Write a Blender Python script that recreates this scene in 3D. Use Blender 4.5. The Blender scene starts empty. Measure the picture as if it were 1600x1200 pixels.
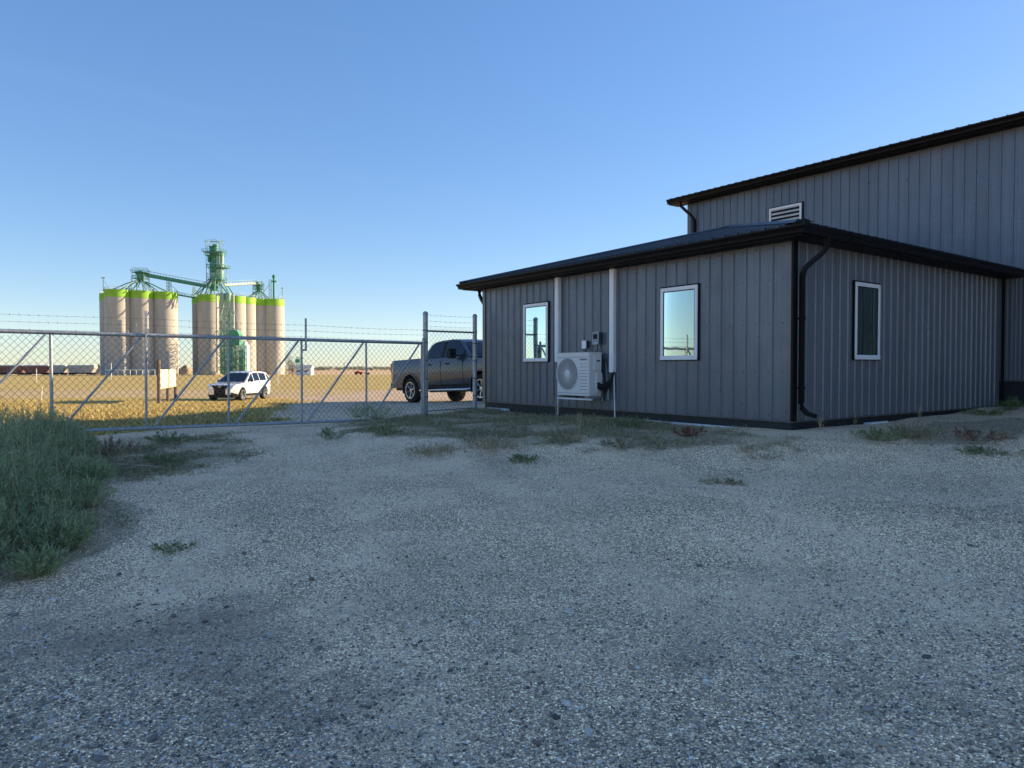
import bpy, bmesh, math, random
import numpy as np
from mathutils import Vector, Matrix

random.seed(7); RNG = np.random.default_rng(11)
R = math.radians
SC = bpy.context.scene
COL = SC.collection
# ---------------------------------------------------------------- camera, sky, sun
cam_d = bpy.data.cameras.new("camera"); cam = bpy.data.objects.new("camera", cam_d); COL.objects.link(cam)
cam_d.sensor_fit = 'HORIZONTAL'; cam_d.sensor_width = 36.0; cam_d.lens = 36.0 * 1110 / 1600
cam_d.clip_start = 0.05; cam_d.clip_end = 12000
cam.location = (0, 0, 1.5); cam.rotation_euler = (R(90 - 1.29), 0, 0)
SC.camera = cam
SUN_EL, SUN_AZ = 18.0, 65.0          # azimuth clockwise from +Y
W = bpy.data.worlds.new("World"); SC.world = W; W.use_nodes = True
nt = W.node_tree; bg = nt.nodes['Background']; bg.inputs['Strength'].default_value = 0.15
sky = nt.nodes.new('ShaderNodeTexSky'); sky.sky_type = 'NISHITA'; sky.sun_disc = False
sky.sun_elevation = R(SUN_EL); sky.sun_rotation = R(SUN_AZ); sky.altitude = 500; sky.air_density = 1.0
sky.dust_density = 0.2; sky.ozone_density = 4.0
hs = nt.nodes.new('ShaderNodeHueSaturation'); hs.inputs['Saturation'].default_value = 1.38; hs.inputs['Hue'].default_value = 0.513; gm = nt.nodes.new('ShaderNodeGamma'); gm.inputs['Gamma'].default_value = 0.6; nt.links.new(sky.outputs[0], gm.inputs['Color']); nt.links.new(gm.outputs[0], hs.inputs['Color']); tcw = nt.nodes.new('ShaderNodeTexCoord'); mpw = nt.nodes.new('ShaderNodeMapping'); mpw.inputs['Scale'].default_value = (1.2, 1.2, 9.0); mpw.inputs['Rotation'].default_value = (0.12, 0.05, 0.6)
nzw = nt.nodes.new('ShaderNodeTexNoise'); nzw.inputs['Scale'].default_value = 2.2; nzw.inputs['Detail'].default_value = 7; nzw.inputs['Roughness'].default_value = .62; nzw.inputs['Distortion'].default_value = .5
rgw = nt.nodes.new('ShaderNodeMapRange'); [setattr(rgw.inputs[i+1], 'default_value', v) for i, v in enumerate((.55, .85, 0, .035))]
mxw = nt.nodes.new('ShaderNodeMix'); mxw.data_type = 'RGBA'; mxw.inputs[7].default_value = (2.6, 2.75, 2.9, 1)
nt.links.new(tcw.outputs['Generated'], mpw.inputs[0]); nt.links.new(mpw.outputs[0], nzw.inputs['Vector']); nt.links.new(nzw.outputs['Fac'], rgw.inputs[0])
nt.links.new(rgw.outputs[0], mxw.inputs[0]); nt.links.new(hs.outputs[0], mxw.inputs[6]); nt.links.new(mxw.outputs[2], bg.inputs[0])
sun_d = bpy.data.lights.new("sun", 'SUN'); sun_d.energy = 4.3; sun_d.angle = R(0.5); sun_d.color = (1.0, 0.80, 0.54)
sun = bpy.data.objects.new("sun", sun_d); COL.objects.link(sun)
_d = Vector((math.sin(R(SUN_AZ)) * math.cos(R(SUN_EL)), math.cos(R(SUN_AZ)) * math.cos(R(SUN_EL)), math.sin(R(SUN_EL))))
sun.rotation_euler = _d.to_track_quat('Z', 'Y').to_euler(); sun.location = (0, 0, 60)
SC.view_settings.view_transform = 'Standard'; SC.view_settings.look = 'None'
SC.view_settings.exposure = 1.3; SC.view_settings.gamma = 1.0

# ---------------------------------------------------------------- helpers
CA, SA = math.cos(R(36.35)), math.sin(R(36.35))
P0 = (4.03, 10.22)                   # near corner of the office; site frame: x away to the right, y away to the left
SITE = Matrix.Translation((P0[0], P0[1], 0)) @ Matrix.Rotation(R(36.35), 4, 'Z')
def site(x, y, z=0): return SITE @ Vector((x, y, z))

class MB:
    def __init__(s): s.v = []; s.f = []
    def add(s, vs, fs):
        o = len(s.v); s.v += [tuple(p) for p in vs]; s.f += [tuple(i + o for i in f) for f in fs]; return s
    def box(s, a, b, M=None):
        x0, y0, z0 = a; x1, y1, z1 = b
        vs = [(x0,y0,z0),(x1,y0,z0),(x1,y1,z0),(x0,y1,z0),(x0,y0,z1),(x1,y0,z1),(x1,y1,z1),(x0,y1,z1)]
        if M is not None: vs = [M @ Vector(p) for p in vs]
        return s.add(vs, [(0,3,2,1),(4,5,6,7),(0,1,5,4),(1,2,6,5),(2,3,7,6),(3,0,4,7)])
    def tube(s, pts, r, n=8, caps=True, r2=None, flat=None):
        pts = [Vector(p) for p in pts]; k = len(pts); vs = []
        for i, p in enumerate(pts):
            if i == 0: t = pts[1] - pts[0]
            elif i == k - 1: t = pts[-1] - pts[-2]
            else: t = (pts[i+1] - p).normalized() + (p - pts[i-1]).normalized()
            t.normalize()
            ref = Vector((0,0,1)) if abs(t.z) < .95 else Vector((0,1,0))
            a = t.cross(ref).normalized(); b = a.cross(t).normalized()
            rr = r if r2 is None else r + (r2 - r) * i / (k - 1)
            for j in range(n):
                an = 2*math.pi*(j + .5)/n
                vs.append(p + a*math.cos(an)*rr + b*math.sin(an)*rr*(flat or 1))
        fs = []
        for i in range(k-1):
            for j in range(n):
                fs.append((i*n+j, i*n+(j+1)%n, (i+1)*n+(j+1)%n, (i+1)*n+j))
        if caps: fs.append(tuple(range(n))[::-1]); fs.append(tuple(range((k-1)*n, k*n)))
        return s.add(vs, fs)
    def lathe(s, prof, n=32, c=(0,0,0), axis='z'):
        vs = []; k = len(prof)
        for (r, h) in prof:
            for j in range(n):
                a = 2*math.pi*j/n
                if axis == 'z': vs.append((c[0]+r*math.cos(a), c[1]+r*math.sin(a), c[2]+h))
                elif axis == 'y': vs.append((c[0]+r*math.cos(a), c[1]+h, c[2]+r*math.sin(a)))
                else: vs.append((c[0]+h, c[1]+r*math.cos(a), c[2]+r*math.sin(a)))
        fs = [(i*n+j, i*n+(j+1)%n, (i+1)*n+(j+1)%n, (i+1)*n+j) for i in range(k-1) for j in range(n)]
        return s.add(vs, fs)
    def prism(s, poly, a, b, axis='y'):
        n = len(poly)
        def P(u, w, t): return {'y': (u, t, w), 'x': (t, u, w), 'z': (u, w, t)}[axis]
        vs = [P(u, w, a) for u, w in poly] + [P(u, w, b) for u, w in poly]
        return s.add(vs, [tuple(range(n))[::-1], tuple(range(n, 2*n))] + [(i, (i+1)%n, n+(i+1)%n, n+i) for i in range(n)])
    def sweep(s, rings, closed=True):
        n = len(rings[0]); vs = [p for r in rings for p in r]; fs = []
        m = n if closed else n-1
        for i in range(len(rings)-1):
            for j in range(m): fs.append((i*n+j, i*n+(j+1)%n, (i+1)*n+(j+1)%n, (i+1)*n+j))
        return s.add(vs, fs)
    def build(s, name, m=None, parent=None, smooth=False, bevel=0, fix=True):
        me = bpy.data.meshes.new(name); me.from_pydata(s.v, [], s.f)
        if fix:
            bm = bmesh.new(); bm.from_mesh(me); bmesh.ops.recalc_face_normals(bm, faces=bm.faces)
            if bevel:
                bmesh.ops.remove_doubles(bm, verts=bm.verts, dist=1e-5)
                es = [e for e in bm.edges if len(e.link_faces) == 2 and e.calc_face_angle(0) > .6]
                bmesh.ops.bevel(bm, geom=es, offset=bevel, segments=2, affect='EDGES', clamp_overlap=True)
            bm.to_mesh(me); bm.free()
        if smooth:
            for p in me.polygons: p.use_smooth = True
            me.set_sharp_from_angle(angle=R(smooth if smooth is not True else 40))
        o = bpy.data.objects.new(name, me); COL.objects.link(o)
        if m: me.materials.append(m)
        if parent: o.parent = parent
        return o
def tag(o, label=None, cat=None, group=None, kind=None):
    if label: o['label'] = label
    if cat: o['category'] = cat
    if group: o['group'] = group
    if kind: o['kind'] = kind
    return o
def empty(name, label, cat, loc=(0,0,0), rz=0, group=None):
    o = bpy.data.objects.new(name, None); COL.objects.link(o); o.location = loc; o.rotation_euler = (0,0,rz)
    o.empty_display_size = .3
    return tag(o, label, cat, group)
def site_empty(name, label, cat, x=0, y=0, z=0, group=None):
    return empty(name, label, cat, site(x, y, z), R(36.35), group)
def copy_tree(o, parent=None):
    c = o.copy(); COL.objects.link(c)
    if parent: c.parent = parent
    for ch in [q for q in bpy.data.objects if q.parent == o]: copy_tree(ch, c)
    return c

# ---------------------------------------------------------------- materials
class NB:
    """small node builder"""
    def __init__(s, name):
        s.m = bpy.data.materials.new(name); s.m.use_nodes = True; s.t = s.m.node_tree; s.n = s.t.nodes
        s.p = s.n['Principled BSDF']
    def new(s, typ, **kw):
        n = s.n.new(typ)
        for k, v in kw.items(): setattr(n, k, v)
        return n
    def lk(s, a, b): s.t.links.new(a, b); return b
    def coord(s): 
        if not hasattr(s, 'tc'): s.tc = s.new('ShaderNodeTexCoord')
        return s.tc.outputs['Object']
    def noise(s, scale, detail=4, rough=.55, vec=None, dist=0):
        n = s.new('ShaderNodeTexNoise'); n.inputs['Scale'].default_value = scale; n.inputs['Detail'].default_value = detail
        n.inputs['Roughness'].default_value = rough; n.inputs['Distortion'].default_value = dist
        s.lk(vec or s.coord(), n.inputs['Vector']); return n.outputs['Fac']
    def vor(s, scale, feature='F1', out='Distance', vec=None):
        n = s.new('ShaderNodeTexVoronoi', feature=feature); n.inputs['Scale'].default_value = scale
        s.lk(vec or s.coord(), n.inputs['Vector']); return n.outputs[out]
    def mapv(s, sc):
        n = s.new('ShaderNodeMapping'); n.inputs['Scale'].default_value = sc; s.lk(s.coord(), n.inputs['Vector']); return n.outputs[0]
    def rng(s, v, a, b, c=0., d=1.):
        n = s.new('ShaderNodeMapRange'); s.lk(v, n.inputs[0])
        for i, q in enumerate((a, b, c, d)): n.inputs[i+1].default_value = q
        return n.outputs[0]
    def math(s, op, a, b=None):
        n = s.new('ShaderNodeMath', operation=op)
        for i, q in enumerate((a, b)):
            if q is None: continue
            if isinstance(q, (int, float)): n.inputs[i].default_value = q
            else: s.lk(q, n.inputs[i])
        return n.outputs[0]
    def mix(s, f, a, b, mode='MIX'):
        n = s.new('ShaderNodeMix', data_type='RGBA', blend_type=mode)
        for i, q in ((0, f), (6, a), (7, b)):
            if isinstance(q, (int, float)): n.inputs[i].default_value = q
            elif isinstance(q, tuple): n.inputs[i].default_value = q + (1,) if len(q) == 3 else q
            else: s.lk(q, n.inputs[i])
        return n.outputs[2]
    def ramp(s, v, pts):
        n = s.new('ShaderNodeValToRGB'); s.lk(v, n.inputs[0]); e = n.color_ramp.elements
        while len(e) < len(pts): e.new(.5)
        for q, (p, c) in zip(e, pts): q.position = p; q.color = tuple(c) + (1,)
        return n.outputs[0]
    def bump(s, h, strength, dist, nrm=None):
        n = s.new('ShaderNodeBump'); n.inputs['Strength'].default_value = strength; n.inputs['Distance'].default_value = dist
        s.lk(h, n.inputs['Height'])
        if nrm is not None: s.lk(nrm, n.inputs['Normal'])
        return n.outputs[0]
    def set(s, **kw):
        for k, v in kw.items():
            i = s.p.inputs[k.replace('_', ' ')]
            if isinstance(v, (int, float)): i.default_value = v
            elif isinstance(v, tuple): i.default_value = v + (1,) if len(v) == 3 else v
            else: s.lk(v, i)
        return s.m

def simple(name, col, rough=.5, metal=0., var=.15, scale=6., spec=.5, bump=0., bs=40., coat=0.):
    b = NB(name); n = b.noise(scale, 5)
    c2 = tuple(min(1, c*(1+var)) for c in col); c1 = tuple(c*(1-var) for c in col)
    col_s = b.ramp(n, [(.3, c1), (.7, c2)])
    kw = dict(Base_Color=col_s, Roughness=b.rng(b.noise(scale*3), .3, .7, max(.02, rough-.06), min(1, rough+.06)), Metallic=metal, Specular_IOR_Level=spec)
    if coat: kw['Coat_Weight'] = coat
    if bump: kw['Normal'] = b.bump(b.noise(bs), bump, .01)
    return b.set(**kw)

def siding_mat(name, base, rough=.38):
    b = NB(name)
    streak = b.noise(1.0, 5, .6, b.mapv((2.2, 2.2, .28)))
    dirt = b.noise(3.0, 5, .6)
    c = b.mix(b.rng(streak, .35, .7), tuple(x*.9 for x in base), tuple(x*1.12 for x in base))
    tc = b.new('ShaderNodeSeparateXYZ'); b.lk(b.coord(), tc.inputs[0])
    low = b.rng(tc.outputs[2], .72, 1.15, 1, 0)
    c = b.mix(b.math('MULTIPLY', low, b.rng(dirt, .42, .75, 0, .55)), c, (.19, .18, .16))
    oil = b.noise(1.1, 2, .5, b.mapv((1, 1, .5)))
    n1 = b.bump(oil, .35, .035)
    n2 = b.bump(b.noise(14, 3), .05, .01, n1)
    return b.set(Base_Color=c, Roughness=b.rng(dirt, .3, .7, rough-.06, rough+.1), Metallic=.25, Specular_IOR_Level=.5, Normal=n2)

M = {}
M['siding'] = siding_mat('charcoal siding', (.138, .155, .182), .32)
M['black'] = simple('black trim metal', (.006, .006, .007), .42, 0, .2, 3, spec=.18)
M['roof'] = simple('black roof steel', (.008, .009, .011), .32, 0, .25, 2, spec=.4)
M['found'] = simple('black foundation membrane', (.010, .011, .013), .55, 0, .3, 5, bump=.3, bs=20)
M['white'] = simple('white vinyl', (.84, .84, .83), .4, 0, .05, 4)
M['acwhite'] = simple('off white painted steel', (.74, .73, .70), .42, 0, .05, 5)
M['acgrey'] = simple('grey grille plastic', (.16, .17, .17), .5, 0, .1, 5)
M['dark'] = simple('dark cavity', (.012, .013, .015), .8)
M['boxgrey'] = simple('grey utility box', (.30, .33, .34), .5)
M['boxside'] = simple('dark green utility box side', (.05, .075, .07), .5)
M['rubber'] = simple('black foam pipe wrap', (.009, .009, .010), .8, bump=.3)
M['copper'] = simple('brass valve', (.45, .28, .12), .4, .8)
M['galv'] = NB('galvanised steel')
_b = M['galv']; _n = _b.vor(35, out='Color'); _s = _b.new('ShaderNodeSeparateColor'); _b.lk(_n, _s.inputs[0])
M['galv'] = _b.set(Base_Color=_b.ramp(_s.outputs[0], [(0, (.30,.32,.34)), (1, (.46,.49,.51))]), Metallic=.55, Roughness=_b.rng(_b.noise(8), .3, .7, .38, .55))
M['wire'] = simple('galvanised wire', (.12, .13, .14), .5, .6, .15, 3)
M['insul'] = simple('white foam edge strip', (.70, .71, .70), .7, 0, .15, 9)
M['glass'] = None
def glass_mat(name, refl, tint, body):
    b = NB(name); b.n.remove(b.p)
    out = b.n['Material Output']
    g = b.new('ShaderNodeBsdfGlossy'); g.inputs['Color'].default_value = tint + (1,); g.inputs['Roughness'].default_value = .015
    t = b.new('ShaderNodeBsdfTransparent'); t.inputs['Color'].default_value = body + (1,)
    fr = b.new('ShaderNodeFresnel'); fr.inputs['IOR'].default_value = 1.5
    b.lk(b.bump(b.noise(1.3, 2), .07, .02), g.inputs['Normal'])
    mx = b.new('ShaderNodeMixShader'); f = b.math('ADD', fr.outputs[0], refl); f.node.use_clamp = True
    b.lk(f, mx.inputs[0]); b.lk(t.outputs[0], mx.inputs[1]); b.lk(g.outputs[0], mx.inputs[2]); b.lk(mx.outputs[0], out.inputs[0])
    return b.m
M['glass'] = glass_mat('coated window glass', .27, (.74, .90, .88), (.5, .6, .58))
M['carglass'] = glass_mat('tinted car glass', -.02, (.65, .72, .8), (.10, .11, .12))
M['carglass'] = simple('dark car glass', (.006, .008, .012), .04, 0, .05, 2, spec=.5)
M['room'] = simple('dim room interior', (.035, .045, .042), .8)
M['curtain'] = simple('pale curtain', (.16, .20, .19), .8)
M['soffit'] = simple('black soffit', (.008, .008, .009), .6, spec=.2)
M['ink'] = simple('dark printed letters', (.05, .055, .06), .5)

# ---------------------------------------------------------------- terrain
CP = [(0,0,.05),(0,4,.07),(-4,4,.03),(4,4,.16),(0,8,.24),(4,7,.34),(8,4,.4),(8,8,.57),(12,10,.7),(16,6,.7),(4.03,10.2,.60),(6,11,.60),(7.5,12.6,.63),(10.1,14.6,.72),(12,13,.72),
      (1.5,12.9,.585),(-.6,16.5,.565),(.5,13,.53),(-1,14,.45),(0,11,.43),(-2,15.5,.44),(-4.5,13.8,.35),(-7.6,11.6,.28),(-5,9,.22),(-9,9,.18),(-8,4,0),(-12,12,.2),
      (-10,16,.2),(-6,19,.32),(-2,21,.47),(-3.2,23.2,.35),(-.8,20.4,.55),(2,20,.62),(6,24,.6),(12,30,.5),(-16,43,-.5),(-17,36,-.35),(-4,30,.08),(4,36,.0),(0,45,-.35),(-26,30,-.15),(-30,18,.05),(-14,26,.0),(-35,40,-.5),(20,45,-.2),(25,20,.6),(20,0,.5),(-20,0,0),(0,-12,0),(-15,-15,0),(20,-15,.3)]
CPa = np.array(CP)
FAR = ([-1e4, 30, 43, 60, 100, 285, 400, 1000, 1e5], [0.0, 0.0, -.50, -.60, -.80, -1.35, -1.6, -1.7, -1.7])
def ground_z(x, y):
    x = np.asarray(x, float); y = np.asarray(y, float)
    d2 = (x[..., None]-CPa[:, 0])**2 + (y[..., None]-CPa[:, 1])**2 + .35
    w = d2**-1.7
    near = (w*CPa[:, 2]).sum(-1)/w.sum(-1)
    far = np.interp(np.maximum(y, np.hypot(x, y)*.9), *FAR)
    r = np.hypot(x, y); t = np.clip((r-38)/22, 0, 1); t = t*t*(3-2*t)
    z = near*(1-t) + far*t
    z = z + .012*np.sin(x*1.7+.6*y)*np.cos(y*1.3-.4*x)*(1-t) + .006*np.sin(5.1*x+2)*np.sin(4.3*y)*(1-t)
    return z
def gz(x, y): return float(ground_z(x, y))
def fbm(x, y, s, seed=0):
    v = 0; a = 1; t = 0
    for k in range(4):
        ph = seed*1.7+k*2.3
        v = v + a*np.sin(x*s+ph+1.3*np.sin(y*s*.7+ph*2))*np.cos(y*s*1.1-ph+1.1*np.sin(x*s*.8+ph)); t += a; a *= .6; s *= 2.1
    return v/t
def sm(v, a, b): 
    t = np.clip((v-a)/(b-a), 0, 1); return t*t*(3-2*t)

def axis_pts(lo, hi, step, far_lo, far_hi, grow=1.13):
    p = list(np.arange(lo, hi+1e-6, step)); s = step
    while p[-1] < far_hi: s *= grow; p.append(p[-1]+s)
    s = step; q = [lo]
    while q[-1] > far_lo: s *= grow; q.append(q[-1]-s)
    return np.array(q[:0:-1]+p)
gx = axis_pts(-14, 15, .14, -6000, 6000); gy = axis_pts(1, 24, .14, -200, 9000)
GX, GY = np.meshgrid(gx, gy); GZ = ground_z(GX, GY)
# where the office and the shop stand the ground runs flat underneath
nx, ny = len(gx), len(gy)
co = np.stack([GX, GY, GZ], -1).reshape(-1, 3)
idx = np.arange(nx*ny).reshape(ny, nx)
fc = np.stack([idx[:-1, :-1], idx[:-1, 1:], idx[1:, 1:], idx[1:, :-1]], -1).reshape(-1, 4)
def np_mesh(name, co, fc, mat, smooth=False, k=None):
    me = bpy.data.meshes.new(name); n = len(fc); k = k or fc.shape[1]
    me.vertices.add(len(co)); me.vertices.foreach_set('co', np.ascontiguousarray(co, np.float32).ravel())
    me.loops.add(n*k); me.loops.foreach_set('vertex_index', np.ascontiguousarray(fc, np.int32).ravel())
    me.polygons.add(n); me.polygons.foreach_set('loop_start', np.arange(0, n*k, k, dtype=np.int32))
    me.polygons.foreach_set('loop_total', np.full(n, k, np.int32))
    me.polygons.foreach_set('use_smooth', np.full(n, smooth, bool))
    me.update(calc_edges=True); me.validate()
    if mat: me.materials.append(mat)
    o = bpy.data.objects.new(name, me); COL.objects.link(o); return o
# site coordinates of any world point
def to_site(x, y): 
    dx, dy = x-P0[0], y-P0[1]; return dx*CA+dy*SA, -dx*SA+dy*CA
def zone(x, y):
    x = np.asarray(x, float); y = np.asarray(y, float)
    """r = dry yellow grass, g = green weeds / soil, b = bare brown earth, a = distance kind (0 yard .. 1 tan field)"""
    sx, sy = to_site(x, y); q = sy-7.87
    n1 = fbm(x, y, .55, 1); n2 = fbm(x, y, 1.5, 4); n3 = fbm(x, y, .12, 7)
    beyond = sm(q, -.5, .9)
    # right of this line lies the gravel drive
    edge = x - (-5.9 - (y-19)*.30) + n1*1.6 + n2*.5
    grass = sm(-edge, -.6, 1.0)*sm(q + n1*.8, .2, 2.2)*(1-sm(y, 46, 52))*sm(x*0+y+n2, 8, 12)
    far_grass = sm(y+n1*1.5, 66, 72)*(1-sm(y, 300, 330))
    tan_f = sm(y, 300, 335)
    dry = np.maximum(grass, far_grass); dry = np.maximum(dry, tan_f)
    patch = sm(fbm(x, y, .45, 3)+.4*n2, .15, .5)*grass*(y > 30)
    # weedy strips in the yard
    d1 = np.hypot((sx+1.9)/2.6, (sy-5.0)/3.6); weed = 1-sm(d1+.28*n2+.15*n1, .72, 1.12)
    d1b = np.hypot((sx+1.1)/1.2, (sy-1.6)/2.4); weed = np.maximum(weed, (1-sm(d1b+.5*n2, .5, 1.2))*.8)
    d2 = np.hypot((sx-3.2)/2.6, (sy+1.6)/.9); weed = np.maximum(weed, (1-sm(d2+.4*n2, .7, 1.2))*.75)
    d3 = np.hypot((x+5.6)/1.9, (y-9.6)/2.8); weed = np.maximum(weed, (1-sm(d3+.3*n2, .7, 1.2))*.9)
    d4 = np.hypot((x+5.0)/1.9, (y-5.6)/2.3); weed = np.maximum(weed, (1-sm(d4+.3*n2, .7, 1.15)))
    weed = weed*(1-beyond)
    brown = sm(sum((.85*a_)*np.exp(-((x-u_)/w_)**2-((y-v_)/h_)**2) for a_, u_, v_, w_, h_ in ((.95, -2.5, 3.7, 1.0, .8), (.8, -.75, 3.0, .55, .5), (.9, .87, 3.45, .4, .22), (.6, -1.4, 3.9, .5, .9), (.6, -3.6, 5.6, .7, 1.2)))+.3*fbm(x, y, 3.1, 2)+.3*fbm(x, y, 7.3, 4), .35, .95)*(1-beyond)
    return dry, np.clip(weed+patch*.35, 0, 1), brown, tan_f
def tracks(x, y):
    t = np.zeros_like(x)
    for (x0, x1, x2) in ((-.2, -.8, -4.6), (1.5, .9, -3.1), (3.6, 2.0, .4)):   # wheel paths curving from the gate across the yard
        u = (y-1.5)/11.0; cx = x0*(1-u)**2+2*x1*u*(1-u)+x2*u*u
        t = np.maximum(t, np.exp(-((x-cx)/.22)**2)*sm(y, 1.5, 3)*(1-sm(y, 13, 17)))
    return t*(.45+.35*np.clip(fbm(x, y, 1.6, 6)+.5, 0, 1))
dry, weed, brown, tanf = zone(GX, GY)
g = NB('gravel yard and prairie')
at = g.new('ShaderNodeAttribute', attribute_name='zones'); sp = g.new('ShaderNodeSeparateColor'); g.lk(at.outputs['Color'], sp.inputs[0])
zr, zg, zb = sp.outputs[0], sp.outputs[1], sp.outputs[2]
at2 = g.new('ShaderNodeAttribute', attribute_name='field'); _zt = g.new('ShaderNodeSeparateColor'); g.lk(at2.outputs['Color'], _zt.inputs[0]); zt = _zt.outputs[0]
wv = g.new('ShaderNodeVectorMath', operation='ADD')
nzc = g.new('ShaderNodeTexNoise'); nzc.inputs['Scale'].default_value = 30; nzc.inputs['Detail'].default_value = 2; g.lk(g.coord(), nzc.inputs['Vector'])
sc_ = g.new('ShaderNodeVectorMath', operation='SCALE'); g.lk(nzc.outputs['Color'], sc_.inputs[0]); sc_.inputs['Scale'].default_value = .012
g.lk(g.coord(), wv.inputs[0]); g.lk(sc_.outputs[0], wv.inputs[1]); V = wv.outputs[0]
def rnd(c):
    q = g.new('ShaderNodeSeparateColor'); g.lk(c, q.inputs[0]); return q.outputs[0], q.outputs[1]
s1, s1b = rnd(g.vor(105, out='Color', vec=V)); e1 = g.vor(105, vec=V)
s2, s2b = rnd(g.vor(48, out='Color', vec=V)); e2 = g.vor(48, vec=V)
s3, _ = rnd(g.vor(190, out='Color', vec=V))
stone = [(0, (.022,.022,.022)), (.28, (.075,.074,.073)), (.55, (.16,.158,.155)), (.80, (.25,.247,.24)), (.93, (.38,.372,.36)), (1, (.60,.585,.56))]
c1 = g.ramp(s1, stone); c2 = g.ramp(s2, stone); c3 = g.ramp(s3, [(0, (.06,.06,.06)), (.5, (.15,.15,.148)), (1, (.32,.31,.30))])
c1 = g.mix(g.rng(s1b, .7, 1., 0, .5), c1, (.20, .155, .12)); c2 = g.mix(g.rng(s2b, .7, 1., 0, .55), c2, (.24, .19, .15))
big = g.math('MULTIPLY', g.rng(s2b, .0, .45, 1, 0), g.rng(e2, .22, .40, 1, 0))
col = g.mix(g.rng(e1, .40, .60, 0, .8), c1, g.mix(1.0, c3, (.45, .45, .45), 'MULTIPLY'))
coarse = g.rng(g.noise(.55, 5, .6), .42, .62)
col = g.mix(g.math('MULTIPLY', big, g.rng(coarse, 0, 1, .25, 1)), col, c2)
fines = g.rng(g.noise(.75, 6, .62, dist=.6), .48, .68)
trk = g.new('ShaderNodeSeparateColor'); g.lk(at2.outputs['Color'], trk.inputs[0]); fines = g.math('MAXIMUM', fines, trk.outputs[1])
col = g.mix(g.math('MULTIPLY', fines, .6), col, g.mix(.5, c3, (.17, .168, .165)))
macro = g.rng(g.noise(.6, 9, .72, dist=.8), .32, .68, .74, 1.16); cb = g.new('ShaderNodeCombineColor')
for i in range(3): g.lk(macro, cb.inputs[i])
col = g.mix(1.0, col, cb.outputs[0], 'MULTIPLY')
col = g.mix(1.0, col, (6.9, 4.8, 3.05), 'MULTIPLY'); c3 = g.mix(1.0, c3, (3.4, 2.7, 1.9), 'MULTIPLY')
col = g.mix(g.math('MULTIPLY', zb, g.rng(g.noise(45, 3, .7), .35, .6, .5, .95)), col, g.mix(.35, (.29, .17, .11), c3))
# drive beyond the gate: sunlit tan tone mixed into the gravel colour; grey band near
sxyz = g.new('ShaderNodeSeparateXYZ'); g.lk(g.coord(), sxyz.inputs[0])
far_g = g.rng(sxyz.outputs[1], 15, 24); fg2 = g.mix(g.rng(g.noise(6, 7, .75), .3, .7), (.24,.18,.12), (.54,.44,.33))
col = g.mix(g.math('MULTIPLY', far_g, .7), col, fg2)
# soil and litter between the weeds
lit = g.mix(g.noise(26, 6, .7), (.07, .065, .05), (.30, .26, .19)); lit = g.mix(g.rng(g.noise(2.4, 4), .45, .6), lit, g.mix(g.noise(40, 3), (.08,.09,.05), (.19,.19,.11)))
lit = g.mix(g.rng(g.noise(90, 2, .6), .35, .65, .2, .8), g.mix(1.0, col, (.55, .55, .46), 'MULTIPLY'), lit); nzb = g.noise(5, 5, .65)
wm = g.rng(g.math('ADD', zg, g.math('MULTIPLY', g.math('SUBTRACT', nzb, .5), 1.1)), .38, .62)
col = g.mix(g.math('MULTIPLY', wm, g.rng(g.noise(60, 3, .7), .35, .6, .25, .8)), col, lit)
# dry prairie
gn = g.noise(.9, 6, .7, g.mapv((1, 2.2, 1))); gf = g.noise(11, 6, .75)
dryc = g.ramp(gf, [(.25, (.26,.17,.05)), (.5, (.60,.42,.14)), (.72, (.82,.60,.24))])
grn = g.ramp(gf, [(.3, (.15,.13,.03)), (.7, (.46,.37,.09))])
dcol = g.mix(g.rng(gn, .42, .62), dryc, grn)
bd = g.noise(.05, 4, .6, g.mapv((1, 4, 1))); dcol = g.mix(g.rng(bd, .4, .6, 0, .55), dcol, dryc)
field = g.mix(g.noise(.03, 4, .6, g.mapv((1, 6, 1))), (.60,.40,.20), (.70,.50,.27))
dcol = g.mix(zt, dcol, field)
zr = g.math('MAXIMUM', zr, g.math('MULTIPLY', g.rng(sxyz.outputs[1], 44, 50), g.math('MULTIPLY', g.rng(sxyz.outputs[0], -4, -14), .52)))
dm = g.rng(g.math('ADD', zr, g.math('MULTIPLY', g.math('SUBTRACT', g.noise(3.2, 6, .7), .5), .9)), .4, .6)
dm = g.math('MAXIMUM', dm, zt)
col = g.mix(dm, col, dcol)
h = g.math('ADD', g.math('MULTIPLY', g.rng(e1, 0, .7, 1, 0), .5), g.math('MULTIPLY', big, 1.2))
nb = g.bump(h, .9, .008); nb = g.bump(g.noise(3, 6, .6), .5, .03, nb)
M['ground'] = g.set(Base_Color=col, Roughness=.85, Specular_IOR_Level=.25, Normal=nb)
gr = np_mesh('ground', co, fc, M['ground'], True)
ca = gr.data.color_attributes.new('zones', 'FLOAT_COLOR', 'POINT')
ca.data.foreach_set('color', np.stack([dry, weed, brown, np.ones_like(dry)], -1).astype(np.float32).ravel())
ca = gr.data.color_attributes.new('field', 'FLOAT_COLOR', 'POINT')
ca.data.foreach_set('color', np.stack([tanf, tracks(GX, GY), tanf, np.ones_like(dry)], -1).astype(np.float32).ravel())
tag(gr, 'grey crushed gravel yard running out to dry yellow prairie', None, None, 'structure')

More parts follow.
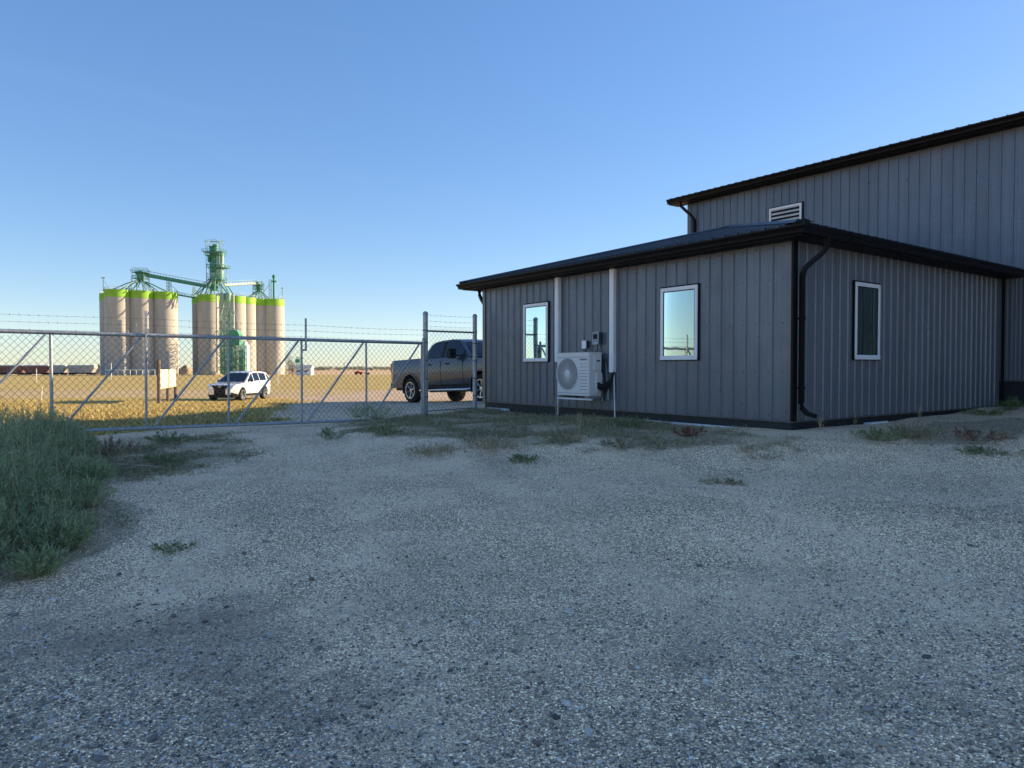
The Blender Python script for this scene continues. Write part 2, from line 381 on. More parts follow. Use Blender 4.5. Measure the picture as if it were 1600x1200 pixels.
# ---------------------------------------------------------------- office building (site frame)
PITCH = .2286
def corr_profile(L, h=.023, off=.05):
    """(distance, height) polyline of a ribbed steel sheet"""
    pts = [(0, 0)]; x = off
    while x < L-.05:
        pts += [(x-.025, 0), (x-.012, h), (x+.012, h), (x+.025, 0)]
        for k in (1, 2):
            xm = x+PITCH*k/3
            if xm+.012 < L-.04: pts += [(xm-.012, 0), (xm-.006, .0035), (xm+.006, .0035), (xm+.012, 0)]
        x += PITCH
    pts.append((L, 0)); return pts
def corr(mb, a, b, z0, z1, nrm, h=.023, off=.05, zt=None):
    """ribbed sheet from a to b (site xy), bulging along nrm"""
    a, b, n = Vector(a), Vector(b), Vector(nrm); L = (b-a).length; d = (b-a)/L
    lo, hi = [], []
    for (s, t) in corr_profile(L, h, off):
        p = a+d*s+n*t; lo.append((p.x, p.y, z0)); hi.append((p.x, p.y, zt(s) if zt else z1))
    mb.sweep([lo, hi], False)
def screws(mb, a, b, zs, nrm, h=.018, off=.05, every=1):
    a, b, n = Vector(a), Vector(b), Vector(nrm); L = (b-a).length; d = (b-a)/L; x = off+.048
    while x < L-.06:
        for z in zs:
            p = a+d*x; r = .007
            c = Vector((p.x, p.y, z)); t3 = Vector((d.x, d.y, 0))*r; u3 = Vector((0, 0, r)); n3 = Vector((n.x, n.y, 0))*.006
            mb.add([c-t3-u3, c+t3-u3, c+t3+u3, c-t3+u3, c-t3*.6-u3*.6+n3, c+t3*.6-u3*.6+n3, c+t3*.6+u3*.6+n3, c-t3*.6+u3*.6+n3],
                   [(4,5,6,7), (0,1,5,4), (1,2,6,5), (2,3,7,6), (3,0,4,7)])
        x += PITCH
Lx, Ly = 7.49, 7.90
ZB, ZS, ZF = .73, 3.325, 3.34
off = site_empty('office_building', 'low charcoal metal clad office wing with hipped black roof and white framed windows', 'office building')
m = MB(); corr(m, (0, 0), (0, Ly), ZB, ZS, (-1, 0), off=.10); lw = m.build('wall', M['siding'], off, fix=False)
lw['label'] = 'long wall with the heat pump and two windows'
m = MB(); corr(m, (0, 0), (Lx, 0), ZB, ZS, (0, -1), off=.13); rw = m.build('wall', M['siding'], off, fix=False)
rw['label'] = 'side wall with a single narrow window'
m = MB(); corr(m, (0, Ly), (Lx, Ly), ZB, ZS, (0, 1)); m.build('wall', M['siding'], off, fix=False)['label'] = 'far side wall facing the parked truck'
zz = [.80, 1.45, 2.15, 2.80, 3.26]
m = MB(); screws(m, (0, 0), (0, Ly), zz, (-1, 0), off=.10); screws(m, (0, 0), (Lx, 0), zz, (0, -1), off=.13)
m.build('screws', M['black'], off)['kind'] = 'stuff'
# corner and base trims
m = MB(); m.box((-.022, -.026, ZB-.002), (.085, -.0225, ZS)); m.box((-.026, -.022, ZB), (-.0225, .010, ZS)); m.build('corner_trim', M['black'], off)
M['sidetrim'] = siding_mat('charcoal trim', (.13, .132, .13), .3)
m = MB(); m.box((-.0275, .0105, ZB), (-.024, .085, ZS)); m.build('corner_trim', M['sidetrim'], off)
m = MB(); m.box((-.026, Ly-.085, ZB), (-.022, Ly+.02, ZS)); m.box((-.026, Ly+.0205, ZB), (.085, Ly+.024, ZS)); m.build('corner_trim', M['sidetrim'], off)
m = MB(); m.box((-.030, -.030, ZB-.018), (Lx, -.004, ZB-.003)); m.box((-.030, -.003, ZB-.018), (-.004, Ly+.03, ZB-.003)); m.build('base_trim', M['sidetrim'], off)
m = MB(); m.box((.012, .012, .2), (Lx, Ly-.012, ZB-.019)); m.build('foundation', M['found'], off)
for (a, b) in ((-.04, 1.1), (1.102, 2.35), (2.42, 3.6), (6.9, 7.7)):
    m = MB(); m.box((-.050, a, .52), (.011, b, .592+.004*math.sin(a*5))); m.build('insulation_strip', M['insul'], off)
m = MB(); m.box((2.05, -.04, .57), (2.75, .011, .618)); m.build('insulation_strip', M['insul'], off)
# soffit, fascia, gutter
def ring3(d, z): return [(Lx, Ly+d, z), (-d, Ly+d, z), (-d, -d, z), (Lx, -d, z)]
def sweep3(prof):
    return [[(ring3(d, z)[k]) for d, z in prof] for k in range(4)]
FO = .34
m = MB(); m.sweep(sweep3([(-.01, ZS), (FO, ZS-.0), (FO, ZS+.006), (-.01, ZS+.006)])); m.build('soffit', M['soffit'], off)
m = MB(); m.sweep(sweep3([(FO, ZS-.008), (FO+.016, ZS-.008), (FO+.016, ZS+.135), (FO, ZS+.135)])); m.build('fascia', M['black'], off)
gp = [(.017, 3.335), (.085, 3.335), (.095, 3.345), (.100, 3.375), (.118, 3.41), (.132, 3.425), (.135, 3.452), (.128, 3.455), (.124, 3.43), (.110, 3.415), (.092, 3.38), (.085, 3.345), (.017, 3.343)]
rr = sweep3([(FO+a, z) for a, z in gp]); m = MB(); m.sweep(rr)
gut = m.build('gutter', M['black'], off, smooth=30)
# hipped roof
s = .262; e = FO+.065; ez = 3.468; hy = (Ly+2*e)/2; az = ez+hy*s; ax = -e+hy; ay = -e+hy
m = MB()
A_, B_, C_, D_ = (-e, -e, ez), (-e, Ly+e, ez), (Lx-.004, Ly+e, ez), (Lx-.004, -e, ez); T_, U_ = (ax, ay, az), (Lx-.004, ay, az)
m.add([A_, B_, C_, D_, T_, U_], [(0, 4, 1), (0, 3, 5, 4), (1, 4, 5, 2)])
def rib(mb, p, q, side, up, w=.022, hh=.022):
    p, q, sd, up = Vector(p), Vector(q), Vector(side), Vector(up)
    mb.add([p-sd*w, p+sd*w, p+sd*w*.5+up*hh, p-sd*w*.5+up*hh, q-sd*w, q+sd*w, q+sd*w*.5+up*hh, q-sd*w*.5+up*hh],
           [(0,1,2,3), (4,7,6,5), (1,5,6,2), (3,2,6,7), (0,3,7,4)])
y = -e+.12
while y < Ly+e-.1:
    t = min(y+e, Ly+e-y)
    rib(m, (-e-.012, y, ez-.003), (-e+t, y, ez+t*s), (0, 1, 0), (-s, 0, 1)); y += PITCH
x = -e+.12
while x < Lx-.05:
    t = min(x+e, hy)
    rib(m, (x, -e-.012, ez-.003), (x, -e+t, ez+t*s), (1, 0, 0), (0, -s, 1))
    rib(m, (x, Ly+e+.012, ez-.003), (x, Ly+e-t, ez+t*s), (1, 0, 0), (0, s, 1)); x += PITCH
rf = m.build('roof', M['roof'], off)
m = MB()
for a, b in ((A_, T_), (B_, T_), (T_, U_)):
    a, b = Vector(a)+Vector((0,0,.014)), Vector(b)+Vector((0,0,.014)); d = (b-a).normalized(); sd = d.cross(Vector((0,0,1))).normalized()
    m.add([a-sd*.14-Vector((0,0,.012)), a-sd*.03+Vector((0,0,.035)), a+sd*.03+Vector((0,0,.035)), a+sd*.14-Vector((0,0,.012)),
           b-sd*.14-Vector((0,0,.012)), b-sd*.03+Vector((0,0,.035)), b+sd*.03+Vector((0,0,.035)), b+sd*.14-Vector((0,0,.012))], [(0,1,5,4), (1,2,6,5), (2,3,7,6), (0,3,2,1)])
m.box((-e-.02, -e-.02, ez-.004), (-e+.10, -e+.10, ez+.05))
m.build('ridge_cap', M['black'], rf)
# downspouts
def rtube(mb, pts, w=.038, d=.028):
    mb.tube(pts, math.hypot(w, d)*1.02, 4, True, flat=.85)
ds = MB(); rtube(ds, [(.185, -.405, 3.34), (.185, -.405, 3.22), (.18, -.36, 3.14), (.135, -.10, 2.93), (.13, -.065, 2.82), (.13, -.065, 1.0), (.13, -.08, .92), (.135, -.15, .85), (.14, -.29, .81)])
for z in (2.2, 1.2): ds.box((.078, -.10, z), (.182, -.03, z+.03))
ds.build('downspout', M['black'], off, bevel=.004)
ds = MB(); rtube(ds, [(.14, Ly+.40, 3.34), (.14, Ly+.40, 3.24), (.06, Ly+.20, 3.12), (.06, Ly+.065, 2.98), (.06, Ly+.065, .85)]); ds.build('downspout', M['black'], off)
# windows
def window(parent, axis, a, b, z0, z1, curtain=False):
    """axis 'y': on the wall x=0 facing -x; axis 'x': on the wall y=0 facing -y"""
    def bx(mb, s0, s1, t0, t1, zz0, zz1):
        if axis == 'y': mb.box((-t1, s0, zz0), (-t0, s1, zz1))
        else: mb.box((s0, -t1, zz0), (s1, -t0, zz1))
    mb = MB(); w = .012
    bx(mb, a-w, b+w, .006, .040, z1, z1+w+.01); bx(mb, a-w, b+w, .006, .040, z0-w, z0); bx(mb, a-w, a, .006, .040, z0, z1); bx(mb, b, b+w, .006, .040, z0, z1)
    win = mb.build('window', M['black'], parent)
    mb = MB(); f = .062; t = .050
    bx(mb, a+.001, b-.001, .008, t, z1-f, z1-.001); bx(mb, a+.001, b-.001, .008, t+.006, z0+.001, z0+f+.01); bx(mb, a+.001, a+f, .008, t, z0+f+.0101, z1-f-.0001); bx(mb, b-f, b-.001, .008, t, z0+f+.0101, z1-f-.0001)
    mb.build('frame', M['white'], win, bevel=.004)
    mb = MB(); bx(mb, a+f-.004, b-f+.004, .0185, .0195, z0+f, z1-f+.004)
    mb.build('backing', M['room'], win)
    mb = MB(); p = .034
    if axis == 'y': mb.add([(-p, a+f, z0+f), (-p, b-f, z0+f), (-p, b-f, z1-f), (-p, a+f, z1-f)], [(0,1,2,3)])
    else: mb.add([(a+f, -p, z0+f), (b-f, -p, z0+f), (b-f, -p, z1-f), (a+f, -p, z1-f)], [(0,1,2,3)])
    mb.build('pane', M['glass'] if axis == 'y' else M['glass2'], win, fix=False)
    mb = MB(); k = .012
    bx(mb, a+f+.0002, a+f+k, .0345, .040, z0+f+.012, z1-f-.002); bx(mb, b-f-k, b-f-.0002, .0345, .040, z0+f+.012, z1-f-.002); bx(mb, a+f+.0002, b-f-.0002, .0345, .040, z1-f-.0155, z1-f-.0005)
    mb.build('gasket', M['black'], win)
    if curtain:
        mb = MB()
        bx(mb, b-f-.14, b-f-.075, .0200, .026, z0+f, z1-f)
        mb.build('curtain', M['curtain'], win)
        mb = MB()
        mb.add([(a+f+.10, -.022, z1-f), (a+f+.20, -.022, z1-f), (a+f+.05, -.022, z0+.55), (a+f+.02, -.022, z0+.55), (a+f+.13, -.022, z0+f), (a+f+.10, -.022, z0+f)], [(0,1,2,3), (3,2,4,5)])
        mb.build('curtain', M['dark'], win, fix=False)
    return win
M['glass2'] = glass_mat('window glass', .10, (.8, .95, .93), (.75, .85, .82))
window(off, 'y', 1.667, 2.46, 1.635, 2.855)['label'] = 'white framed window nearest the corner, reflecting sky'
window(off, 'y', 5.50, 6.333, 1.635, 2.855)['label'] = 'white framed window beside the gate post'
window(off, 'x', 1.646, 2.431, 1.635, 2.855, True)['label'] = 'dark window with a curtain on the side wall'

# line covers and services on the long wall
def cover(y0, y1, z0, z1, label):
    mb = MB(); mb.box((-.105, y0, z0), (-.019, y1, z1)); o = mb.build('line_cover', M['white'], None, bevel=.008)
    o.matrix_world = SITE; tag(o, label, 'pipe cover'); return o
cover(5.10, 5.215, 1.62, 3.318, 'white vertical line cover rising behind the heat pump')
c2_ = cover(3.535, 3.65, 1.42, 3.318, 'white vertical line cover right of the heat pump, ending above the ground')
mb = MB(); mb.tube([(-.05, 3.57, 1.43), (-.06, 3.55, 1.1), (-.10, 3.49, .56)], .011, 8); dp = mb.build('drain_pipe', M['white'], None, smooth=True); dp.matrix_world = SITE
tag(dp, 'thin white drain pipe slanting from the right line cover to the ground', 'pipe')
mb = MB(); mb.tube([(-.07, 5.14, .99), (-.07, 5.14, .55)], .011, 8); dp = mb.build('drain_pipe', M['white'], None, smooth=True); dp.matrix_world = SITE
tag(dp, 'thin white drain pipe straight below the heat pump', 'pipe')

# heat pump
hp = site_empty('heat_pump', 'white outdoor heat pump unit with round fan grille on wall brackets', 'heat pump', 0, 0, 0)
HY0, HY1, HX, HZ0, HZ1 = 3.84, 4.755, -.42, .98, 1.78
m = MB(); m.box((HX, HY0, HZ0), (-.10, HY1, HZ1)); m.build('housing', M['acwhite'], hp, bevel=.012)
m = MB(); m.box((HX-.008, HY0-.006, HZ1-.012), (-.095, HY1+.006, HZ1+.010)); m.build('top_cover', M['acwhite'], hp, bevel=.006)
cy, cz, cr = 4.44, 1.385, .305
# ring bezel
m = MB(); m.lathe([(cr+.012, 0), (cr+.012, -.014), (cr-.006, -.016), (cr-.012, -.004), (cr-.012, .0)], 56, (HX, cy, cz), 'x')
m.build('bezel', M['acwhite'], hp, smooth=30)
m = MB(); m.lathe([(0.001, -.001), (cr-.011, -.001)], 48, (HX, cy, cz), 'x'); gi = m.build('fan_recess', M['acgrey'], hp)
m = MB()
for k in range(72):
    a0 = 2*math.pi*k/72; pts = []
    for q in range(7):
        r_ = .075+(cr-.085)*q/6; a = a0+.55*(q/6)
        pts.append((HX-.008-.008*math.sin(math.pi*q/6), cy+r_*math.cos(a), cz+r_*math.sin(a)))
    m.tube(pts, .0026, 4, False)
for r_ in (.14, .20, .255):
    m.tube([(HX-.014, cy+r_*math.cos(2*math.pi*k/40), cz+r_*math.sin(2*math.pi*k/40)) for k in range(41)], .002, 4, False)
m.build('fan_grille', M['acwhite'], hp)
m = MB(); m.lathe([(.001, -.022), (.06, -.020), (.075, -.012), (.078, -.002)], 32, (HX, cy, cz), 'x'); m.build('fan_hub', M['acwhite'], hp, smooth=30)
m = MB()
for k in range(9):
    z = 1.575-k*.06
    m.box((HX-.006, HY0+.05, z), (HX+.002, HY0+.245, z+.008))
m.build('louvre', M['acgrey'], hp)
for z in (1.70, 1.025):
    m = MB(); m.box((HX-.005, HY0+.02, z), (HX+.002, HY1-.02, z+.006)); m.build('seam', M['acgrey'], hp)
# service side (faces -y)
m = MB(); m.box((-.33, HY0-.035, 1.45), (-.13, HY0-.002, 1.72)); m.box((-.28, HY0-.05, 1.04), (-.12, HY0-.003, 1.42)); m.build('service_cover', M['acwhite'], hp, bevel=.012)
for q in (((-.26, HY0-.040, 1.62), (-.18, HY0-.034, 1.645)), ((-.125, HY0-.012, 1.56), (-.108, HY0-.001, 1.59)), ((-.125, HY0-.012, 1.66), (-.108, HY0-.001, 1.71))):
    m = MB(); m.box(*q); m.build('cable_slot', M['dark'], hp)
# maker's name
cu = bpy.data.curves.new('maker_name', 'FONT'); cu.body = 'SAMSUNG'; cu.size = .040; cu.extrude = .001; cu.align_x = 'CENTER'; cu.space_character = 1.15; cu.offset = .0015
to = bpy.data.objects.new('maker_name', cu); COL.objects.link(to); bpy.context.view_layer.update()
me = bpy.data.meshes.new_from_object(to.evaluated_get(bpy.context.evaluated_depsgraph_get())); bpy.data.objects.remove(to)
me.transform(Matrix(((0,0,-1,HX-.002), (-1,0,0,HY0+.15), (0,1,0,1.645), (0,0,0,1)))); me.materials.clear(); me.materials.append(M['ink'])
tx = bpy.data.objects.new('maker_name', me); COL.objects.link(tx); tx.parent = hp
for y in (HY0+.03, HY1-.10):
    m = MB(); m.box((-.46, y, HZ0-.045), (-.03, y+.035, HZ0-.003)); m.box((-.055, y, .93-.05), (-.020, y+.035, HZ0+.35)); m.build('bracket', M['boxgrey'], hp)
m = MB(); m.box((-.44, HY0-.08, HZ0-.075), (-.40, HY1-.02, HZ0-.046)); m.build('bracket_rail', M['acwhite'], hp)
m = MB(); m.tube([(-.06, HY0-.13, HZ0-.07), (-.06, HY0-.13, HZ0+.22)], .02, 8); m.build('bracket_post', M['boxgrey'], hp)
for k in range(9):
    m = MB(); a = random.uniform(-.06, .06); b_ = random.uniform(-.05, .05)
    m.tube([(-.20+a*.5, HY0-.02, 1.20+b_), (-.22+a, HY0-.10, 1.16+b_), (-.17+a, HY0-.19, 1.14+b_*1.6), (-.10+a*.4, HY0-.25, 1.24+b_), (-.07, HY0-.26-.004*k, 1.44)], .016+random.uniform(0, .006), 7)
    m.build('refrigerant_hose', M['rubber'], hp, smooth=60)
m = MB(); m.tube([(-.14, HY0-.02, 1.09), (-.19, HY0-.13, 1.06)], .012, 8); m.tube([(-.14, HY0-.02, 1.15), (-.19, HY0-.13, 1.13)], .012, 8); m.build('valve', M['copper'], hp)
# switch boxes
for (n_, a, b, z0, z1, mt, lb) in (('junction_box', 4.275, 4.385, 1.88, 2.02, 'white', 'small white square junction box on the wall above the heat pump'),
                              ('disconnect_box', 3.92, 4.10, 1.945, 2.175, 'boxgrey', 'grey electrical disconnect box with a display window above the heat pump')):
    r_ = site_empty(n_, lb, 'electrical box', 0, (a+b)/2, z0)
    o = lambda q: (q[0], q[1]-(a+b)/2, q[2]-z0)
    m = MB(); m.box(o((-.095, a, z0)), o((-.020, b, z1))); m.build('case', M['boxside'], r_, bevel=.005)
    m = MB(); m.box(o((-.108, a-.006, z0-.006)), o((-.0955, b+.006, z1+.006))); m.build('cover', M[mt], r_, bevel=.004)
    m = MB(); m.tube([o((-.05, (a+b)/2+.0, z0-.001)), o((-.05, (a+b)/2-.01, z0-.10)), o((-.13, (a+b)/2-.03, HZ1+.012))], .008, 6); m.build('cable', M['black'], r_)
    if n_ == 'disconnect_box':
        m = MB(); m.box(o((-.111, a+.035, z0+.10)), o((-.1083, b-.035, z1-.035))); m.build('display_window', M['dark'], r_)
        m = MB(); m.box(o((-.114, a+.03, z0+.02)), o((-.1083, a+.10, z0+.035))); m.build('label_strip', M['white'], r_)
m = MB(); m.tube([(-.032, 3.99, 1.93), (-.032, 3.80, 1.6), (-.032, 3.76, 1.2)], .012, 6); cd = m.build('conduit', M['boxgrey'], None, smooth=60); cd.matrix_world = SITE
tag(cd, 'grey conduit running down the wall behind the heat pump', 'conduit')

# ---------------------------------------------------------------- tall shop building behind
BX0, BX1, BY0, BY1 = Lx, Lx+24.0, -17.0, 8.12
BZ, BS = 1.25, 6.36
shop = site_empty('shop_building', 'tall charcoal metal clad shop building with black eave behind the office wing', 'workshop')
m = MB(); corr(m, (BX0, BY0), (BX0, BY1), BZ, BS, (-1, 0), h=.022, off=.12); m.build('wall', M['siding'], shop, fix=False)
sl = .22; RZ = BS+12.0*sl
def gab(s): return BS+min(s, 24-s)*sl
for yy, nn in ((BY1, 1), (BY0, -1)):
    m = MB(); corr(m, (BX0, yy), (BX1, yy), BZ, BS, (0, nn), zt=gab); m.build('gable_wall', M['siding'], shop, fix=False)
m = MB(); corr(m, (BX1, BY0), (BX1, BY1), BZ, BS, (1, 0)); m.build('wall', M['siding'], shop, fix=False)
m = MB(); m.box((BX0-.012, BY0, -.4), (BX1, BY1, BZ-.003)); m.build('foundation', M['found'], shop)
m = MB(); m.box((BX0-.026, BY1-.10, BZ), (BX0-.0215, BY1+.03, BS)); m.box((BX0-.0215, BY1+.0305, BZ), (BX0+.1, BY1+.034, BS)); m.build('corner_trim', M['sidetrim'], shop)
m = MB(); m.box((BX0-.034, BY0, BZ-.02), (BX0-.013, -.02, BZ-.004)); m.build('base_trim', M['sidetrim'], shop)
m = MB(); m.box((BX0-.040, -.085, .6), (BX0-.0215, -.032, ZS)); m.build('flashing', M['black'], shop)
ov = .45
m = MB(); m.box((BX0-FO, BY0-ov, BS+.001), (BX0+.05, BY1+ov, BS+.008)); m.box((BX0+.06, BY1+.036, BS+.001), (BX0+.07, BY1+.06, BS+.002)); m.build('soffit', M['soffit'], shop)
m = MB(); m.box((BX0-FO-.016, BY0-ov, BS-.006), (BX0-FO-.001, BY1+ov, BS+.14)); m.build('fascia', M['black'], shop)
m = MB(); m.sweep([[(BX0-FO-a*1.1, y, (z-3.335)*1.12+BS+.012) for a, z in gp] for y in (BY0-ov, BY1+ov)]); m.build('gutter', M['black'], shop, smooth=30)
m = MB(); ex = BX0-FO-.06; ez2 = BS+.16; rx = (BX0+BX1)/2; hz = ez2+(rx-ex)*sl; th = .12
for sgn in (1, -1):
    X0 = ex if sgn == 1 else 2*rx-ex
    m.add([(X0, BY0-ov, ez2), (X0, BY1+ov, ez2), (rx, BY1+ov, hz), (rx, BY0-ov, hz), (X0, BY0-ov, ez2-.02), (X0, BY1+ov, ez2-.02), (rx, BY1+ov, hz-th), (rx, BY0-ov, hz-th)],
          [(0,1,2,3), (4,7,6,5), (0,4,5,1), (1,5,6,2), (0,3,7,4)])
    y = BY0-ov+.1
    while y < BY1+ov:
        rib(m, (X0-.012*sgn, y, ez2-.003), (rx, y, hz), (0, 1, 0), (-sl*sgn, 0, 1)); y += PITCH
m.build('roof', M['roof'], shop)
m = MB(); m.box((rx-.2, BY0-ov, hz+.01), (rx+.2, BY1+ov, hz+.05)); m.build('ridge_cap', M['black'], shop)
m = MB()
for yy in (BY1+ov, BY0-ov-.02):
    m.prism([(ex, ez2-.14), (rx, hz-.14), (2*rx-ex, ez2-.14), (2*rx-ex, ez2+.0), (rx, hz+.0), (ex, ez2+.0)], yy+.001, yy+.019, 'y')
m.build('rake_trim', M['black'], shop)
ds = MB(); rtube(ds, [(BX0-.40, BY1-.02, BS+.01), (BX0-.40, BY1-.02, BS-.10), (BX0-.12, BY1-.22, BS-.42), (BX0-.07, BY1-.26, BS-.55), (BX0-.07, BY1-.26, 3.6)], .045, .035); ds.build('downspout', M['black'], shop)
# wall vent
m = MB(); vy0, vy1, vz0, vz1 = 4.45, 5.38, 5.02, 5.72
m.box((BX0-.035, vy0-.05, vz0-.04), (BX0-.0215, vy1+.03, vz1+.03)); vn = m.build('wall_vent', M['black'], shop)
m = MB()
m.box((BX0-.065, vy0, vz1-.05), (BX0-.036, vy1, vz1)); m.box((BX0-.065, vy0, vz0), (BX0-.036, vy1, vz0+.05)); m.box((BX0-.065, vy0, vz0+.0501), (BX0-.036, vy0+.05, vz1-.0501)); m.box((BX0-.065, vy1-.05, vz0+.0501), (BX0-.036, vy1, vz1-.0501))
m.build('frame', M['white'], vn)
M['louvre'] = simple('beige louvre blades', (.55, .53, .48), .5)
m = MB(); z = vz0+.09
while z < vz1-.08:
    m.add([(BX0-.063, vy0+.05, z), (BX0-.063, vy1-.05, z), (BX0-.038, vy1-.05, z+.055), (BX0-.038, vy0+.05, z+.055), (BX0-.063, vy0+.05, z+.014), (BX0-.063, vy1-.05, z+.014)], [(0,1,2,3), (0,4,5,1)]); z += .105
m.build('louvre_blades', M['louvre'], vn, fix=False)

# ---------------------------------------------------------------- gate and fence
GY_ = 7.87
def chain(mb, x0, x1, z0f, z1f, y, pitch=.105, r=.0030):
    """woven wire between x0..x1; z0f/z1f give bottom and top height at x"""
    H = max(z1f(x0)-z0f(x0), z1f(x1)-z0f(x1)); k = 1.12
    for sgn in (1, -1):
        c = x0-H if sgn > 0 else x0
        while c < (x1 if sgn > 0 else x1+H):
            # line: x = c + sgn*t/k , z = z0 + t
            P = []
            t = 0.0; st = H/40; pts = []
            while t <= H+1e-6:
                x = c+sgn*t/k; zz0 = z0f(min(max(x, x0), x1)); 
                z = zz0+t
                if x0 <= x <= x1 and z <= z1f(x): pts.append((x, t, z))
                t += st
            if len(pts) > 1:
                a, b = pts[0], pts[-1]
                mb.tube([(a[0], y+.003*sgn, a[2]), ((a[0]+b[0])/2, y+.003*sgn, (a[2]+b[2])/2), (b[0], y+.003*sgn, b[2])], r, 3, False)
            c += pitch
def barbed(mb, p, q, r=.0022):
    p, q = Vector(p), Vector(q); L = (q-p).length; d = (q-p)/L; sag = .006*L
    pts = [p+d*L*k/12-Vector((0, 0, sag*math.sin(math.pi*k/12))) for k in range(13)]
    mb.tube(pts, r, 4, False)
    s_ = .06
    while s_ < L:
        c = p+d*s_-Vector((0, 0, sag*math.sin(math.pi*s_/L))); a = random.uniform(0, 3)
        for k in range(2):
            v = (Vector((0, math.cos(a+k*1.4), math.sin(a+k*1.4)))*.022+d*.006*(k-.5))
            mb.tube([c-v, c+v], .0018, 3, False)
        s_ += .127
def topz(x): return 2.045+(x+1.7)*(-.0045)
def botz(x): return .400+(x+1.7)*(-.010)
gx0, gx1 = -9.87, -1.67
gate = site_empty('sliding_gate', 'long galvanised chain link sliding gate with diagonal braces across the driveway', 'gate')
m = MB(); m.tube([(gx0-1.4, GY_, topz(gx0-1.4)), (gx1, GY_, topz(gx1))], .034, 12); m.build('top_rail', M['galv'], gate, smooth=60)
m = MB(); m.tube([(gx0-1.4, GY_, botz(gx0-1.4)), (-3.4, GY_, botz(-3.4)), (gx1, GY_, botz(gx1))], .030, 12); m.build('bottom_rail', M['galv'], gate, smooth=60)
vx = [-9.87, -8.493, -7.11, -5.733, -4.35, -2.98, -1.67]
for i, x in enumerate(vx):
    m = MB(); m.tube([(x, GY_, botz(x)+.028), (x, GY_, topz(x)-.03)], .026 if i == 1 else .021, 10); m.build('upright', M['galv'], gate, smooth=60)
    if i: 
        m = MB(); a, b = vx[i-1]+.12, x-.07; m.tube([(a, GY_-.012, botz(a)+.025), (b, GY_-.012, topz(b)-.03)], .019, 8); m.build('diagonal_brace', M['galv'], gate, smooth=60)
m = MB(); chain(m, gx0-1.3, gx1-.02, lambda x: botz(x)+.02, lambda x: topz(x)-.02, GY_+.028); mesh_ = m.build('chain_link_mesh', M['wire'], gate, fix=False)
for x, sd in ((-7.11, 1), (-4.28, 1)):
    m = MB(); m.box((x-.018, GY_-.06, topz(x)-.22), (x+.018, GY_-.036, topz(x)+.42)); m.box((x-.05 if x > -5 else x-.02, GY_-.037, topz(x)-.22), (x+.02, GY_+.0, topz(x)-.185)); m.build('barb_arm', M['galv'], gate, bevel=.003)
m = MB(); ge = gx1+.045
m.box((gx1-.03, GY_-.05, topz(gx1)-.16), (gx1+.11, GY_-.03, topz(gx1)-.11)); m.build('latch', M['galv'], gate, bevel=.003)
m = MB(); m.box((gx1-.03, GY_-.05, .58), (gx1+.11, GY_-.03, .62)); m.build('latch', M['galv'], gate, bevel=.003)
for k in range(26):
    m = MB(); x = gx1-.05-.31*k; m.tube([(x, GY_+.034, topz(x)-.036), (x, GY_-.036, topz(x)-.01), (x, GY_+.0, topz(x)+.037), (x, GY_+.034, topz(x)-.03)], .0025, 4, False); m.build('wire_tie', M['wire'], gate)
for dz in (.055, .175, .285):
    m = MB(); barbed(m, (-11.0, GY_-.062, topz(-11)+dz), (-7.11, GY_-.062, topz(-7.11)+dz)); barbed(m, (-7.11, GY_-.062, topz(-7.11)+dz), (-4.28, GY_-.062, topz(-4.28)+dz)); barbed(m, (-4.28, GY_-.062, topz(-4.28)+dz), (-1.62, GY_-.05, topz(-1.67)+dz))
    m.build('barbed_wire', M['wire'], gate, fix=False)
# gate receiver post standing against the fence post
def zsite(x, y): p = site(x, y); return gz(p.x, p.y)
m = MB(); zb = zsite(-1.61, 7.83); m.tube([(-1.665, 7.79, zb-.1), (-1.665, 7.79, 2.12)], .030, 12); m.lathe([(.034, 0), (.034, .02), (.018, .035), (.001, .037)], 12, (-1.665, 7.79, 2.12))
o = m.build('receiver_post', M['galv'], None, smooth=40); o.matrix_world = SITE; tag(o, 'slim galvanised post catching the gate end, left of the taller fence post', 'post')
fence = site_empty('fence_panel', 'short chain link fence panel with barbed wire between gate and office corner', 'fence')
for x, r_ in ((-1.572, .055), (-.276, .050)):
    zb = zsite(x, GY_); m = MB(); m.tube([(x, GY_, zb-.15), (x, GY_, 2.70)], r_, 16); m.lathe([(r_+.006, -.03), (r_+.006, 0), (r_*.8, .03), (r_*.3, .045), (.001, .047)], 16, (x, GY_, 2.70)); m.build('post', M['galv'], fence, smooth=40)
m = MB(); m.tube([(-1.52, GY_, 2.315), (-.32, GY_, 2.315)], .021, 10); m.build('top_rail', M['galv'], fence, smooth=60)
m = MB(); m.tube([(-1.52, GY_, .55), (-.32, GY_, .58)], .014, 8); m.build('bottom_rail', M['galv'], fence, smooth=60)
m = MB(); chain(m, -1.51, -.33, lambda x: .50, lambda x: 2.36, GY_-.03, .10)
x = -1.5
while x < -.34: m.tube([(x, GY_-.03, 2.35), (x+.008, GY_-.03, 2.40)], .002, 3, False); x += .05
m.build('chain_link_mesh', M['wire'], fence, fix=False)
m = MB()
for z in (2.42, 2.53, 2.66): barbed(m, (-1.53, GY_-.055, z), (-.31, GY_-.05, z))
m.build('barbed_wire', M['wire'], fence, fix=False)
for x, r_ in ((-1.572, .057), (-.276, .052)):
    for z in (.85, 1.25, 1.65, 2.05, 2.315): m = MB(); m.lathe([(r_, 0), (r_+.004, .002), (r_+.004, .024), (r_, .026)], 16, (x, GY_, z)); m.build('tension_band', M['wire'], fence)


